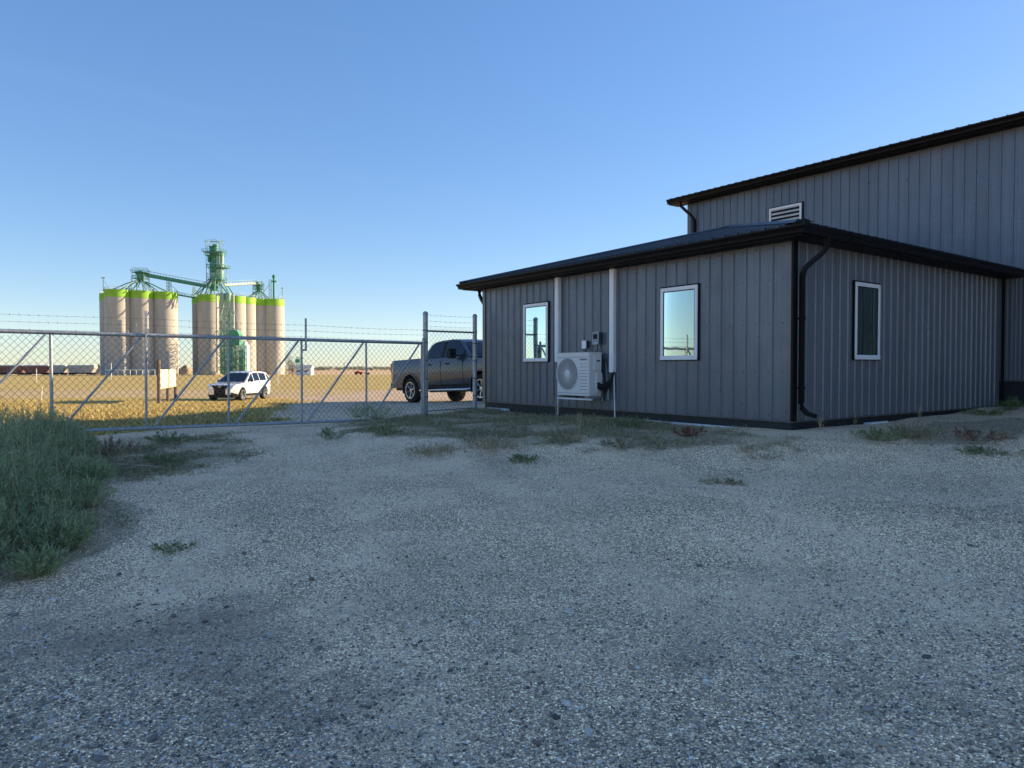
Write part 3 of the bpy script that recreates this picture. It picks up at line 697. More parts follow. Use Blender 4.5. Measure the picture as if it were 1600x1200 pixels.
# ---------------------------------------------------------------- vehicles
def grid_skin(mb, xs, zb, zt, Y, n=10, off=0.0):
    """both flanks of a car body: columns at xs from zb(x) to zt(x), half width Y(x, z)"""
    for sd in (1, -1):
        rows = []
        for x in xs:
            a, b = zb(x), zt(x); rows.append([(x, sd*(Y(x, a+(b-a)*k/n)+off), a+(b-a)*k/n) for k in range(n+1)])
        mb.sweep(rows, False)
def lin(pts):
    X = [p[0] for p in pts]; Z = [p[1] for p in pts]
    return lambda x: float(np.interp(x, X, Z))
def arch(base, wheels, r, zc):
    def f(x):
        z = base(x)
        for c in wheels:
            if abs(x-c) < r: z = max(z, zc+math.sqrt(r*r-(x-c)**2))
        return z
    return f
def car_body(name, xs, zb, zt, Y, mat, parent, n=10, crown=.03, floor=True, m_under=None):
    mb = MB(); grid_skin(mb, xs, zb, zt, Y, n)
    tops = []
    for x in xs:
        w = Y(x, zt(x)); tops.append([(x, w*k/6, zt(x)+crown*(1-(k/6)**2)) for k in range(-6, 7)])
    mb.sweep(tops, False)
    for x in (xs[0], xs[-1]):
        a, b = zb(x), zt(x); ring = [(x, Y(x, a+(b-a)*k/n), a+(b-a)*k/n) for k in range(n+1)]
        for i in range(n):
            p, q = ring[i], ring[i+1]; mb.add([p, q, (q[0], -q[1], q[2]), (p[0], -p[1], p[2])], [(0,1,2,3)])
    xs0, xs1 = xs[0], xs[-1]
    return mb.build(name, mat, parent, smooth=35)
def wheel(parent, x, y, r, w, spokes=6, rimr=.62, side=1):
    mb = MB(); pr = [(r*rimr, -w/2), (r*.93, -w/2), (r*.99, -w/2+.03), (r, -w/4), (r, w/4), (r*.99, w/2-.03), (r*.93, w/2), (r*rimr, w/2), (r*rimr, -w/2)]
    mb.lathe(pr, 40, (x, y, r), 'y'); wh = mb.build('wheel', M['dark'], parent)
    mb = MB(); mb.lathe(pr, 40, (x, y, r), 'y'); mb.build('tyre', M['tyre'], wh, smooth=30)
    yo = y+side*(w/2)
    mb = MB(); mb.lathe([(r*rimr+.005, side*.0), (r*rimr+.008, side*.012), (r*rimr-.02, side*.010), (r*rimr-.03, -side*.09)], 40, (x, yo, r), 'y')
    for k in range(spokes):
        a = 2*math.pi*k/spokes+.3
        for da in (-.11, .11):
            mb.tube([(x+.05*math.cos(a), yo-side*.035, r+.05*math.sin(a)), (x+(r*rimr-.012)*math.cos(a+da), yo-side*.012, r+(r*rimr-.012)*math.sin(a+da))], .020, 5, flat=.7)
    mb.lathe([(.001, side*-.01), (.055, side*-.012), (.07, side*-.04)], 20, (x, yo, r), 'y')
    mb.build('rim', M['rim'], wh, smooth=35)
    mb = MB(); mb.lathe([(.001, -side*.09), (r*rimr-.01, -side*.09)], 24, (x, yo, r), 'y'); mb.build('brake_disc', M['dark'], wh)
    # take the tyre's own mesh out of the hidden core
    return wh
M['tyre'] = simple('tyre rubber', (.022, .022, .023), .75, bump=.2, bs=60)
M['rim'] = simple('alloy rim', (.48, .49, .50), .28, .8, .05)
M['trim_p'] = simple('black car plastic', (.010, .010, .011), .6, spec=.2)
M['truckpaint'] = simple('dark slate metallic paint', (.032, .045, .070), .30, .15, .05, 2, coat=.5)
M['whitepaint'] = simple('white car paint', (.78, .78, .77), .3, 0, .02, 2, coat=1.0)
M['redlens'] = simple('red tail lamp lens', (.45, .03, .03), .2)
M['headlens'] = simple('clear lamp lens', (.6, .62, .64), .15, .3)
M['chrome'] = simple('chrome trim', (.55, .56, .58), .15, 1.0, .02)

def arch_flare(parent, cx, r, zc, Y, mat, w=.05, t=.025, name='wheel_arch_trim', z0=.35):
    for sd in (1, -1):
        mb = MB(); rows = []
        for k in range(25):
            a = math.pi*k/24*1.16-.08*math.pi
            ci, si = math.cos(a), math.sin(a)
            def P(rad, o): 
                x, z = cx+rad*ci, zc+rad*si
                return (x, sd*(Y(x, max(z, z0))+o), z)
            rows.append([P(r-.012, -.05), P(r-.012, t), P(r+w*.6, t), P(r+w, -.01)])
        mb.sweep(rows, False); mb.build(name, mat, parent, smooth=40)
def patch(parent, name, mat, xs, z0, z1, Y, off, sides=(1, -1), n=4, label=None):
    o = None
    for sd in sides:
        mb = MB(); rows = []
        for x in xs:
            a, b = z0(x), z1(x); rows.append([(x, sd*(Y(x, a+(b-a)*k/n)+off), a+(b-a)*k/n) for k in range(n+1)])
        mb.sweep(rows, False); o = mb.build(name, mat, parent, smooth=40, fix=False)
    return o

# ---- pickup truck, parked beyond the office corner
def place(front, rear, wb):
    fx, fy = front; rx_, ry_ = rear; ang = math.atan2(fy-ry_, fx-rx_); return ang
rear = (-3.2, 23.2); ang = math.atan2(-2.78, 2.41)
zr_, zf_ = .36, .50
tr = empty('pickup_truck', 'dark slate grey crew cab pickup truck parked behind the fence beside the office', 'pickup truck', (rear[0]+.95*math.sin(ang)*-1*0, rear[1], zr_), ang)
# the near flank is the truck's right side in plan: shift so the near wheels stand on the measured spots
tr.rotation_euler = (0, -math.atan2(zf_-zr_, 3.68), ang)
offv = Matrix.Rotation(ang, 4, 'Z') @ Vector((0, .86, 0)); tr.location = (rear[0]+offv.x, rear[1]+offv.y, zr_)
HW = 1.0
def Yt(x, z):
    y = HW-.06*max(0, (z-1.0)/.45)**2-.05*max(0, (.85-z)/.4)**1.5
    if x > 4.1: y -= .22*((x-4.1)/.55)**2
    if x < -1.05: y -= .05*((-1.05-x)/.15)
    return y
zbt = arch(lin([(-1.25, .58), (-1.1, .50), (-.5, .50), (.6, .47), (3.1, .47), (4.2, .45), (4.65, .55)]), (0, 3.68), .50, .44)
ztt = lin([(-1.25, 1.40), (-1.2, 1.425), (.74, 1.425), (.76, 1.36), (2.9, 1.34), (3.1, 1.33), (4.2, 1.25), (4.5, 1.18), (4.65, 1.0)])
xs = sorted(set([round(v, 3) for v in list(np.arange(-1.25, 4.66, .06))+[-.5, .5, 3.18, 4.18, .74, .76, 4.65]]+[round(c+.5*math.cos(math.pi*k/20), 4) for c in (0, 3.68) for k in range(21)]))
car_body('body', xs, zbt, ztt, Yt, M['truckpaint'], tr)
mb = MB(); mb.box((-1.15, -.80, .42), (4.5, .80, .95)); mb.build('underbody', M['dark'], tr)  # black block put inside so the wheel arches look shaded
ZR = lin([(.70, 1.36), (.80, 1.62), (.93, 1.83), (1.08, 1.905), (1.4, 1.94), (2.0, 1.95), (2.35, 1.915), (2.55, 1.84), (3.15, 1.37)])
def Yc(x, z): return HW-.075-.26*max(0, (z-1.36)/.6)**1.15
xc = [.70, .74, .8, .86, .93, 1.0, 1.08, 1.2, 1.4, 1.7, 2.0, 2.2, 2.35, 2.45, 2.55, 2.7, 2.85, 3.0, 3.15]
car_body('cab', xc, lambda x: 1.33, ZR, Yc, M['truckpaint'], tr, crown=.02)
cabz1 = lin([(.86, 1.42), (.98, 1.80), (1.1, 1.85), (2.2, 1.865), (2.42, 1.82), (2.86, 1.50)])
patch(tr, 'side_window', M['carglass'], [.90, .98, 1.05, 1.2, 1.5, 1.66], lambda x: 1.42, cabz1, Yc, .006)
patch(tr, 'side_window', M['carglass'], [1.78, 2.0, 2.2, 2.42, 2.6, 2.80], lambda x: 1.42, cabz1, Yc, .006)
patch(tr, 'window_surround', M['trim_p'], [.86, .90, .98, 1.05, 1.2, 1.7, 2.2, 2.42, 2.6, 2.9], lambda x: 1.395, lambda x: cabz1(x)+.022, Yc, .003)
# windshield and back glass
def crosswise(name, mat, pts, parent, off=.012, k0=.86):
    mb = MB(); rows = []
    for (x, z) in pts: rows.append([(x, Yc(x, z)*k0*k/5, z+.018*(1-(k/5)**2)) for k in range(-5, 6)])
    mb.sweep(rows, False); return mb.build(name, mat, parent, smooth=50, fix=False)
crosswise('windshield', M['carglass'], [(2.60, 1.83), (2.85, 1.64), (3.10, 1.43)], tr)
crosswise('rear_window', M['carglass'], [(.775, 1.60), (.85, 1.74), (.90, 1.80)], tr)
for cx in (0, 3.68): arch_flare(tr, cx, .50, .44, Yt, M['truckpaint'])
# doors: shut lines, handles, rocker, running board, lower cladding
for xd in (.82, 1.72, 2.86):
    for sd in (1, -1): mb = MB(); mb.box((xd-.006, sd*Yt(xd, 1.0)-.004, .56), (xd+.006, sd*Yt(xd, 1.0)+.004, 1.34)); mb.build('shut_line', M['dark'], tr)
for xd in (1.0, 1.98):
    for sd in (1, -1):
        mb = MB(); yy = sd*(Yt(xd, 1.2)+.018); mb.box((xd-.0, min(yy-.018, yy+.018), 1.175), (xd+.20, max(yy-.018, yy+.018), 1.215)); mb.build('door_handle', M['trim_p'], tr, bevel=.008)
for sd in (1, -1): mb = MB(); mb.tube([(.55, sd*.90, .43), (.62, sd*1.02, .40), (3.05, sd*1.02, .40), (3.14, sd*.90, .43)], .045, 8); mb.build('running_board', M['chrome'], tr, smooth=50)
patch(tr, 'rocker_trim', M['trim_p'], [.56, 1.0, 2.0, 3.1], lambda x: .48, lambda x: .57, Yt, .006)
patch(tr, 'body_crease', M['truckpaint'], [.56, 1.0, 2.0, 3.1], lambda x: .68, lambda x: .72, Yt, .018)
for sd in (1, -1):
    mb = MB(); mb.box((2.42, sd*1.04 if sd > 0 else -1.26, 1.33), (2.62, sd*1.26 if sd > 0 else -1.04, 1.62)); mb.tube([(2.55, sd*.92, 1.42), (2.52, sd*1.08, 1.42)], .03, 6); mb.build('side_mirror', M['trim_p'], tr, bevel=.03)
    mb = MB(); a_, b_ = sorted((sd*.86, sd*(Yt(-1.2, 1.2)+.012))); mb.box((-1.262, a_, 1.02), (-1.13, b_, 1.33)); mb.build('tail_lamp', M['redlens'], tr, bevel=.01)
    mb = MB(); a_, b_ = sorted((sd*.55, sd*.84)); mb.box((4.5, a_, .92), (4.655, b_, 1.10)); mb.build('headlight', M['headlens'], tr, bevel=.01)
mb = MB(); mb.box((-1.33, -.93, .50), (-1.20, .93, .70)); mb.build('rear_bumper', M['trim_p'], tr, bevel=.03)
mb = MB(); mb.box((4.60, -.9, .50), (4.73, .9, .72)); mb.build('front_bumper', M['chrome'], tr, bevel=.03)
mb = MB(); mb.box((4.60, -.52, .80), (4.668, .52, 1.12)); mb.build('grille', M['trim_p'], tr, bevel=.01)
mb = MB(); mb.box((-1.45, -.04, .42), (-1.15, .04, .50)); mb.build('hitch', M['dark'], tr)
mb = MB(); mb.box((.4, -.55, .33), (1.5, .55, .46)); mb.build('fuel_tank', M['dark'], tr, bevel=.03)
mb = MB(); mb.tube([(.78, .5, 1.95), (.78, .5, 1.5)], .006, 5); 
for x in (0, 3.68):
    for sd in (1, -1): wheel(tr, x, sd*.86, .415, .27, 6, .64, sd)

# ---- white SUV out on the grass
wf = (-16.42, 43.0); hd = math.atan2(-3.06, -.27); zs_f, zs_r = gz(-17, 43), gz(-16.9, 46)
sv = empty('sport_utility_vehicle', 'white three row SUV with black grille parked on the dry grass beyond the gate', 'suv', (0, 0, 0), hd)
HS = 1.0
rc = Matrix.Rotation(hd, 4, 'Z') @ Vector((3.07, .85, 0))
sv.location = (wf[0]-rc.x, wf[1]-rc.y, zs_r); sv.rotation_euler = (0, -math.atan2(zs_f-zs_r, 3.07), hd)
def Ys(x, z):
    y = HS-.03-.05*max(0, (z-.95)/.3)**2-.05*max(0, (.6-z)/.3)
    if x > 3.35: y -= .30*((x-3.35)/.67)**2
    if x < -.75: y -= .20*((-.75-x)/.40)**2
    return y
zbs = arch(lin([(-1.13, .50), (-1.0, .38), (-.5, .30), (3.5, .28), (4.0, .42)]), (0, 3.07), .43, .385)
zts = lin([(-1.13, .95), (-1.1, 1.10), (-.9, 1.16), (1.5, 1.12), (2.5, 1.11), (2.7, 1.10), (3.6, 1.03), (3.85, .96), (3.98, .80), (4.02, .7)])
xs = sorted(set([round(v, 3) for v in np.arange(-1.13, 4.02, .06)]+[4.02]+[round(c+.43*math.cos(math.pi*k/18), 4) for c in (0, 3.07) for k in range(19)]))
car_body('body', xs, zbs, zts, Ys, M['whitepaint'], sv, crown=.035)
mb = MB(); mb.box((-1.0, -.78, .26), (3.85, .78, .8)); mb.build('underbody', M['dark'], sv)  # black block darkening the arch openings in place of shade
ZRs = lin([(-1.02, 1.14), (-.98, 1.30), (-.86, 1.55), (-.7, 1.70), (-.3, 1.755), (.5, 1.785), (1.1, 1.77), (1.55, 1.70), (2.68, 1.10)])
def Yg(x, z): return HS-.085-.24*max(0, (z-1.1)/.68)**1.2
xc = [-1.02, -.98, -.92, -.86, -.78, -.7, -.5, -.3, .1, .5, .8, 1.1, 1.35, 1.55, 1.8, 2.1, 2.4, 2.68]
car_body('cabin', xc, lambda x: 1.06, ZRs, Yg, M['whitepaint'], sv, crown=.02)
w1 = lin([(-.95, 1.24), (-.80, 1.50), (-.62, 1.64), (.5, 1.70), (1.15, 1.69), (1.55, 1.62), (2.35, 1.20)])
wb_ = lin([(-.95, 1.24), (-.4, 1.22), (2.35, 1.17)])
patch(sv, 'side_window', M['carglass2'] if 'carglass2' in M else M['carglass'], [-.42, -.1, .3, .5], wb_, w1, Yg, .006)
patch(sv, 'side_window', M['carglass'], [.58, .9, 1.15, 1.35], wb_, w1, Yg, .006)
patch(sv, 'side_window', M['carglass'], [1.43, 1.55, 1.8, 2.1, 2.28], wb_, w1, Yg, .006)
patch(sv, 'quarter_window', M['carglass'], [-.95, -.85, -.80, -.70, -.62], wb_, w1, Yg, .006)
_Yc = Yc; Yc = Yg
crosswise('windshield', M['carglass'], [(1.62, 1.68), (2.0, 1.48), (2.62, 1.155)], sv, k0=.92)
crosswise('rear_window', M['carglass'], [(-.99, 1.28), (-.90, 1.50), (-.80, 1.62)], sv, k0=.84)
patch(sv, 'lower_cladding', M['trim_p'], [.44, 1.0, 2.0, 2.63], lambda x: .30, lambda x: .44, Ys, .012)
patch(sv, 'lower_cladding', M['trim_p'], [3.52, 3.7, 3.9, 4.0], lambda x: zbs(x), lambda x: zbs(x)+.13, Ys, .012)
for cx in (0, 3.07): arch_flare(sv, cx, .43, .385, Ys, M['trim_p'], .05, .012)
def front_face(name, pts, mat, t=.03, x=4.02):
    mb = MB(); mb.prism(pts, x-.22, x+t, 'x'); return mb.build(name, mat, sv, bevel=.012)
# nose: grille drawn extra wide, its black also painting the shaded front; bumper, lamps
mb = MB(); rows = []
def nose(y, z): return 4.045-.30*(abs(y)/.80)**3.2-.10*max(0, (z-.70)/.3)**1.5-.05*max(0, (.45-z)/.2)
for z in [.30, .36, .44, .55, .66, .76, .86, .93]:
    hwz = .74+.08*sm(np.float64(z), .34, .7); rows.append([(nose(hwz*k/8, z), hwz*k/8, z) for k in range(-8, 9)])
mb.sweep(rows, False); mb.build('grille', M['trim_p'], sv, smooth=50, fix=False)
mb = MB(); rows = []
for z in [.22, .30, .36, .44]: rows.append([(nose(.90*k/8, z)+.012, .86*k/8, z) for k in range(-8, 9)])
mb.sweep(rows, False); mb.build('lower_bumper', M['trim_p'], sv, smooth=50, fix=False)
mb = MB(); rows = []
for z in [.935, .95, .965]: rows.append([(nose(.74*k/8, z)+.012, .74*k/8, z) for k in range(-8, 9)])
mb.sweep(rows, False); mb.build('light_bar', M['trim_p'], sv, smooth=50, fix=False)
mb = MB(); mb.box((4.0, -.10, .86), (4.03, .10, .90)); mb.build('badge', M['chrome'], sv, bevel=.005)
for sd in (1, -1):
    mb = MB(); mb.sweep([[(nose(.62, z)+.03, sd*.62, z), (nose(.80, z)+.055, sd*.80, z)] for z in (.92, .955)], False); mb.build('headlight', M['headlens'], sv, fix=False)
    mb = MB(); pts = [(.66, .84), (.86, .86), (.87, .70), (.85, .50), (.76, .52)]
    vs = [(nose(y, z)+.035, sd*y, z) for y, z in pts]; mb.add(vs+[(v[0]-.2, v[1], v[2]) for v in vs], [(0,1,2,3,4), (0,5,6,1), (1,6,7,2), (2,7,8,3), (3,8,9,4), (4,9,5,0)]); mb.build('lamp_recess', M['trim_p'], sv)
    mb = MB(); a_, b_ = sorted((sd*.97, sd*1.14)); mb.box((1.98, a_, 1.14), (2.12, b_, 1.28)); mb.build('side_mirror', M['trim_p'], sv, bevel=.03)
    mb = MB(); mb.tube([(-.6, sd*.70, 1.80), (.3, sd*.72, 1.84), (1.1, sd*.70, 1.82)], .014, 6); mb.build('roof_rail', M['trim_p'], sv)
    mb = MB(); a_, b_ = sorted((sd*.5, sd*.90)); mb.box((-1.16, a_, .98), (-.98, b_, 1.10)); mb.build('tail_lamp', M['redlens'], sv, bevel=.01)
    for xd in (.75, 1.85):
        mb = MB(); yy = sd*(Ys(xd, 1.0)+.012); mb.box((xd, min(yy-.012, yy+.012), .98), (xd+.17, max(yy-.012, yy+.012), 1.005)); mb.build('door_handle', M['whitepaint'], sv)
for x in (0, 3.07):
    for sd in (1, -1): wheel(sv, x, sd*.87, .385, .24, 5, .72, sd)
Yc = _Yc

# ---------------------------------------------------------------- grain terminal, about 300 m away
F = 1110.0
def wx(px, Z): return (px-800)/F*Z
def wz(py, Z): return 1.5-(py-575)/F*Z
M['concrete'] = NB('weathered silo concrete'); _b = M['concrete']
_c = _b.ramp(_b.noise(.9, 6, .65, _b.mapv((.5, .5, .12))), [(.3, (.40,.37,.33)), (.7, (.54,.50,.44))])
_c = _b.mix(_b.rng(_b.noise(1.0, 3, .6, _b.mapv((.02, .02, 1.6))), .4, .65, 0, .35), _c, (.34, .31, .28))
M['concrete'] = _b.set(Base_Color=_c, Roughness=.9)
M['lime'] = simple('lime green painted band', (.27, .50, .035), .7, 0, .12, .5)
M['teal'] = simple('green painted steel', (.075, .27, .165), .55, 0, .2, .6)
M['paleteal'] = simple('pale green galvanised steel', (.26, .42, .34), .5, 0, .2, .6)
M['palesteel'] = simple('pale steel', (.50, .50, .47), .5, .2, .15, 1)
M['beige'] = simple('tan grain and dirt pile', (.52, .38, .22), .95, 0, .2, .8)
GZT = -1.45
def silo(px, Z, dia, top, label, cap=True):
    x = wx(px, Z); o = empty('grain_silo', label, 'silo', (x, Z, GZT), 0, 'concrete silos of the grain terminal')
    H = top-GZT; r = dia/2
    mb = MB(); mb.lathe([(r, -.5), (r, H-3.0)], 56); mb.build('shaft', M['concrete'], o, smooth=50)
    mb = MB(); mb.lathe([(r, H-3.0), (r+.06, H-3.0), (r+.06, H), (.01, H)], 56); mb.build('painted_band', M['lime'], o, smooth=40)
    mb = MB()
    for k in range(28):
        a, a2 = 2*math.pi*k/28, 2*math.pi*(k+1)/28
        p, q = (math.cos(a)*(r-.15), math.sin(a)*(r-.15)), (math.cos(a2)*(r-.15), math.sin(a2)*(r-.15))
        mb.tube([(p[0], p[1], H), (p[0], p[1], H+1.05)], .05, 4); mb.tube([(p[0], p[1], H+1.05), (q[0], q[1], H+1.05)], .04, 4)
    mb.build('roof_railing', M['palesteel'], o)
    return o
TOP = 32.4
silo(177, 296, 9.4, TOP-.2, 'concrete silo half hidden behind the leftmost front silo')
silo(214, 299, 9.4, TOP-.2, 'concrete silo hidden behind the middle of the left silo group')
silo(185, 283, 9.4, TOP, 'leftmost front silo with a lime green top band')
silo(222.3, 287.5, 9.4, TOP, 'middle silo of the left group under the spout hub')
silo(259, 292, 9.6, TOP, 'right silo of the left group, beside the open gap of sky')
silo(319, 312, 9.2, TOP, 'concrete silo showing as a thin dark edge left of the elevator tower')
silo(328, 303, 9.2, TOP, 'wide silo just left of the green elevator tower')
silo(347, 307, 9.2, TOP, 'shaded silo directly behind the loading frame and tower')
silo(368.5, 309, 8.8, TOP, 'silo just right of the elevator tower behind the white bin')
silo(384.5, 314, 8.8, TOP, 'second silo right of the elevator tower')
silo(403.5, 320, 8.8, TOP, 'third silo right of the elevator tower, under the right spout hub')
silo(428.8, 322, 8.9, TOP, 'rightmost silo of the grain terminal')
def frame4(mb, x, y, w, d, z0, z1, lv, r=.16, brace=True):
    for sx in (-1, 1):
        for sy in (-1, 1): mb.tube([(x+sx*w/2, y+sy*d/2, z0), (x+sx*w/2, y+sy*d/2, z1)], r, 4)
    n = lv; 
    for k in range(n+1):
        z = z0+(z1-z0)*k/n
        c = [(x-w/2, y-d/2), (x+w/2, y-d/2), (x+w/2, y+d/2), (x-w/2, y+d/2)]
        for i in range(4):
            a, b = c[i], c[(i+1) % 4]; mb.tube([(a[0], a[1], z), (b[0], b[1], z)], r*.7, 4)
            if brace and k < n: mb.tube([(a[0], a[1], z), (b[0], b[1], z+(z1-z0)/n)], r*.5, 4)
def platform(mb, x, y, z, w, d):
    mb.box((x-w/2, y-d/2, z-.12), (x+w/2, y+d/2, z))
    c = [(x-w/2, y-d/2), (x+w/2, y-d/2), (x+w/2, y+d/2), (x-w/2, y+d/2)]
    for i in range(4):
        a, b = c[i], c[(i+1) % 4]
        for h_ in (.55, 1.1): mb.tube([(a[0], a[1], z+h_), (b[0], b[1], z+h_)], .05, 4)
        for t in (0, .33, .66): mb.tube([(a[0]+(b[0]-a[0])*t, a[1]+(b[1]-a[1])*t, z), (a[0]+(b[0]-a[0])*t, a[1]+(b[1]-a[1])*t, z+1.1)], .05, 4)
# elevator tower
TX, TY = wx(339, 300), 300
tw = empty('elevator_tower', 'green steel elevator tower with platforms, the tallest part of the grain terminal', 'elevator tower', (TX, TY, GZT))
def L_(mb): 
    mb.v = [(a-TX, b-TY, c-GZT) for a, b, c in mb.v]; return mb
mb = MB(); frame4(mb, TX+.2, TY, 6.4, 5.0, TOP, 45.0, 3, .15); frame4(mb, TX-.4, TY, 5.6, 4.4, 45.0, 54.5, 2, .13, False); frame4(mb, TX-.9, TY, 4.0, 3.0, 50, 55.2, 1, .10)
mb.tube([(TX-4.4, TY-1.5, 54.6), (TX+3.4, TY-1.5, 54.6)], .12, 4); mb.tube([(TX-3, TY+1.5, 54.9), (TX+3.2, TY+1.5, 54.9)], .12, 4)
L_(mb).build('frame', M['paleteal'], tw, fix=False)
for (dx, z, w) in ((-.6, 50.2, 8.6), (-.3, 48.8, 7.2), (1.2, 43.6, 8.0), (.3, 38.6, 6.4)):
    mb = MB(); platform(mb, TX+dx, TY, z, w, 5.2); L_(mb).build('platform', M['teal'], tw, fix=False)
for (dx, w, z0, z1) in ((1.6, 3.0, 43.8, 49.6), (-1.6, 1.5, 34, 52.0), (-.1, 1.4, 34, 52.6), (-2.4, 1.6, 46.0, 48.2)):
    mb = MB(); mb.box((TX+dx-w/2, TY-.9, z0), (TX+dx+w/2, TY+.9, z1)); mb.box((TX+dx-w/2-.2, TY-1.1, z1), (TX+dx+w/2+.2, TY+1.1, z1+.8)); L_(mb).build('leg_casing', M['teal'] if dx < 1 else M['paleteal'], tw, bevel=.15)
for (dx, z0, z1) in ((1.6, 38.8, 43.0), (-.8, 36.6, 41.5)):
    mb = MB(); mb.lathe([(.2, z0-GZT-1.5), (1.5, z0-GZT+1), (1.5, z1-GZT), (.3, z1-GZT+.8)], 20, (dx, 0, 0)); mb.build('garner_bin', M['paleteal'], tw, smooth=40)
for k in range(14):
    a = 2*math.pi*k/14; mb = MB(); rr_ = 5.5+(k % 3)*1.5
    mb.tube([(.5*math.cos(a)+.2, .5*math.sin(a), 40.5-GZT), (rr_*.55*math.cos(a)+.2, rr_*.5*math.sin(a), 37.2-GZT), (rr_*math.cos(a)+.2, rr_*.8*math.sin(a), TOP-GZT)], .22, 5); mb.build('spout', M['teal'] if k % 2 else M['paleteal'], tw)
mb = MB(); mb.tube([(-7.5, -1.6, TOP-GZT), (-1.5, -1.6, 38.0-GZT)], .25, 5); mb.tube([(5.6, -1.6, TOP-GZT), (1.5, -1.6, 38.0-GZT)], .25, 5); mb.build('raking_strut', M['teal'], tw)
# spout hubs
def hub(px, Z, ztop, r1, r2, label, nsp=16):
    x = wx(px, Z); o = empty('spout_hub', label, 'spout distributor', (x, Z, TOP))
    h = ztop-TOP
    mb = MB(); platform(mb, 0, 0, h-1.2, 5.6*r1, 4.4*r1); platform(mb, 0, 0, h-3.6*r1, 5.2*r1, 4.2*r1); mb.build('platform', M['teal'], o, fix=False)
    mb = MB(); mb.lathe([(.5*r1, h-5.2*r1), (1.3*r1, h-3.6*r1), (1.3*r1, h-1.3*r1), (.9*r1, h-.6*r1)], 20); mb.build('distributor', M['teal'], o, smooth=40)
    mb = MB(); frame4(mb, 0, 0, 4.6*r1, 3.6*r1, h-5.5*r1, h+.6, 2, .09, False); frame4(mb, 0, 0, 5.2*r1, 4*r1, 0, h-3.6*r1, 1, .10, False); mb.build('frame', M['paleteal'], o, fix=False)
    for k in range(nsp):
        a = 2*math.pi*(k+.5)/nsp; rr_ = r2*(1 if k % 2 else .62)
        mb = MB(); mb.tube([(.5*r1*math.cos(a), .5*r1*math.sin(a), h-4.2*r1), (rr_*.45*math.cos(a), rr_*.45*math.sin(a), (h-4.2*r1)*.62), (rr_*math.cos(a), rr_*math.sin(a)*.8, .0)], .20*r1**.5, 5)
        mb.build('spout', M['paleteal'] if k % 3 else M['teal'], o)
    return o
hub(221, 287.5, 41.2, 1.0, 11.0, 'large green spout hub fanning out over the left silo group')
hub(405, 319, 39.6, .78, 5.6, 'small green spout hub fanning out over the right silos', 12)
def gallery(p, q, w, h, label, mat):
    p, q = Vector(p), Vector(q); o = empty('conveyor_gallery', label, 'conveyor', p); d = q-p; s_ = Vector((0, w/2, 0)); u = Vector((0, 0, h))
    z0 = Vector((0, 0, 0)); mb = MB(); mb.add([z0-s_, z0+s_, z0+s_+u, z0-s_+u, d-s_, d+s_, d+s_+u, d-s_+u], [(0,3,2,1), (4,5,6,7), (0,1,5,4), (1,2,6,5), (2,3,7,6), (3,0,4,7)]); mb.build('casing', mat, o)
    mb = MB()
    for sg in (-1, 1):
        mb.tube([s_*sg*1.25+Vector((0, 0, -.15)), d+s_*sg*1.25+Vector((0, 0, -.15))], .16, 4); mb.tube([s_*sg*1.25+Vector((0, 0, h+.9)), d+s_*sg*1.25+Vector((0, 0, h+.9))], .05, 4)
        for k in range(13): b_ = d*k/12+s_*sg*1.25; mb.tube([b_+Vector((0, 0, -.15)), b_+Vector((0, 0, h+.9))], .05, 4)
    mb.build('walkway_rail', mat, o); return o
gallery((wx(216, 287.5), 287.5, 39.2), (wx(329, 300), 300, 35.2), 2.0, 1.25, 'long green conveyor gallery sloping from the left spout hub to the tower', M['teal'])
gallery((wx(352, 300), 300, 36.2), (wx(407, 319), 319, 39.3), 1.4, .7, 'short green conveyor running from the tower to the right spout hub', M['paleteal'])
gallery((wx(276, 292), 292, 31.6), (wx(304, 303), 303, 31.4), 1.4, .35, 'thin dark catwalk bridging the gap between the two silo groups', M['teal'])
for px, Z, z1, lb in ((265.5, 292, 37.3, 'lattice trestle under the gallery on the left silo group'), (305.5, 303, 35.9, 'lattice trestle under the gallery at the right silo group')):
    o = empty('trestle', lb, 'trestle', (wx(px, Z), Z, TOP)); mb = MB(); frame4(mb, 0, 0, 1.1, 1.6, 0, z1-TOP, 4, .09); mb.tube([(.5, 0, z1-TOP-1.5), (4.2, 0, 0)], .10, 4); mb.build('lattice', M['paleteal'], o, fix=False)
# receiving frame with cyclones in front of the tower
rx0, rx1, RZf = wx(339.5, 294), wx(366, 294), 294
o = empty('receiving_frame', 'pale steel loading frame with two green cyclones below the elevator tower', 'steel frame', ((rx0+rx1)/2, RZf, GZT))
cx_ = (rx0+rx1)/2; hw_ = (rx1-rx0)/2; zt_ = wz(461, RZf)-GZT; zm = wz(481, RZf)-GZT; zl = wz(517, RZf)-GZT
mb = MB(); mb.tube([(-hw_, 0, 0), (-hw_, 0, zt_)], .38, 8); mb.build('column', M['palesteel'], o, smooth=60)
mb = MB(); mb.tube([(hw_, 0, 0), (hw_, 0, zt_)], .30, 8); mb.build('column', M['palesteel'], o, smooth=60)
for z, r_ in ((zt_, .26), (zm, .26), (zl, .2)): 
    mb = MB(); mb.tube([(-hw_, 0, z), (hw_, 0, z)], r_, 6); mb.build('beam', M['palesteel'], o)
mb = MB(); frame4(mb, 0, 3, 2*hw_, 5, 0, zl, 6, .2); mb.build('lattice', M['teal'], o, fix=False)
mb = MB(); frame4(mb, .4, 1.5, hw_, 3, 0, zm, 9, .16); mb.build('lattice', M['teal'], o, fix=False)
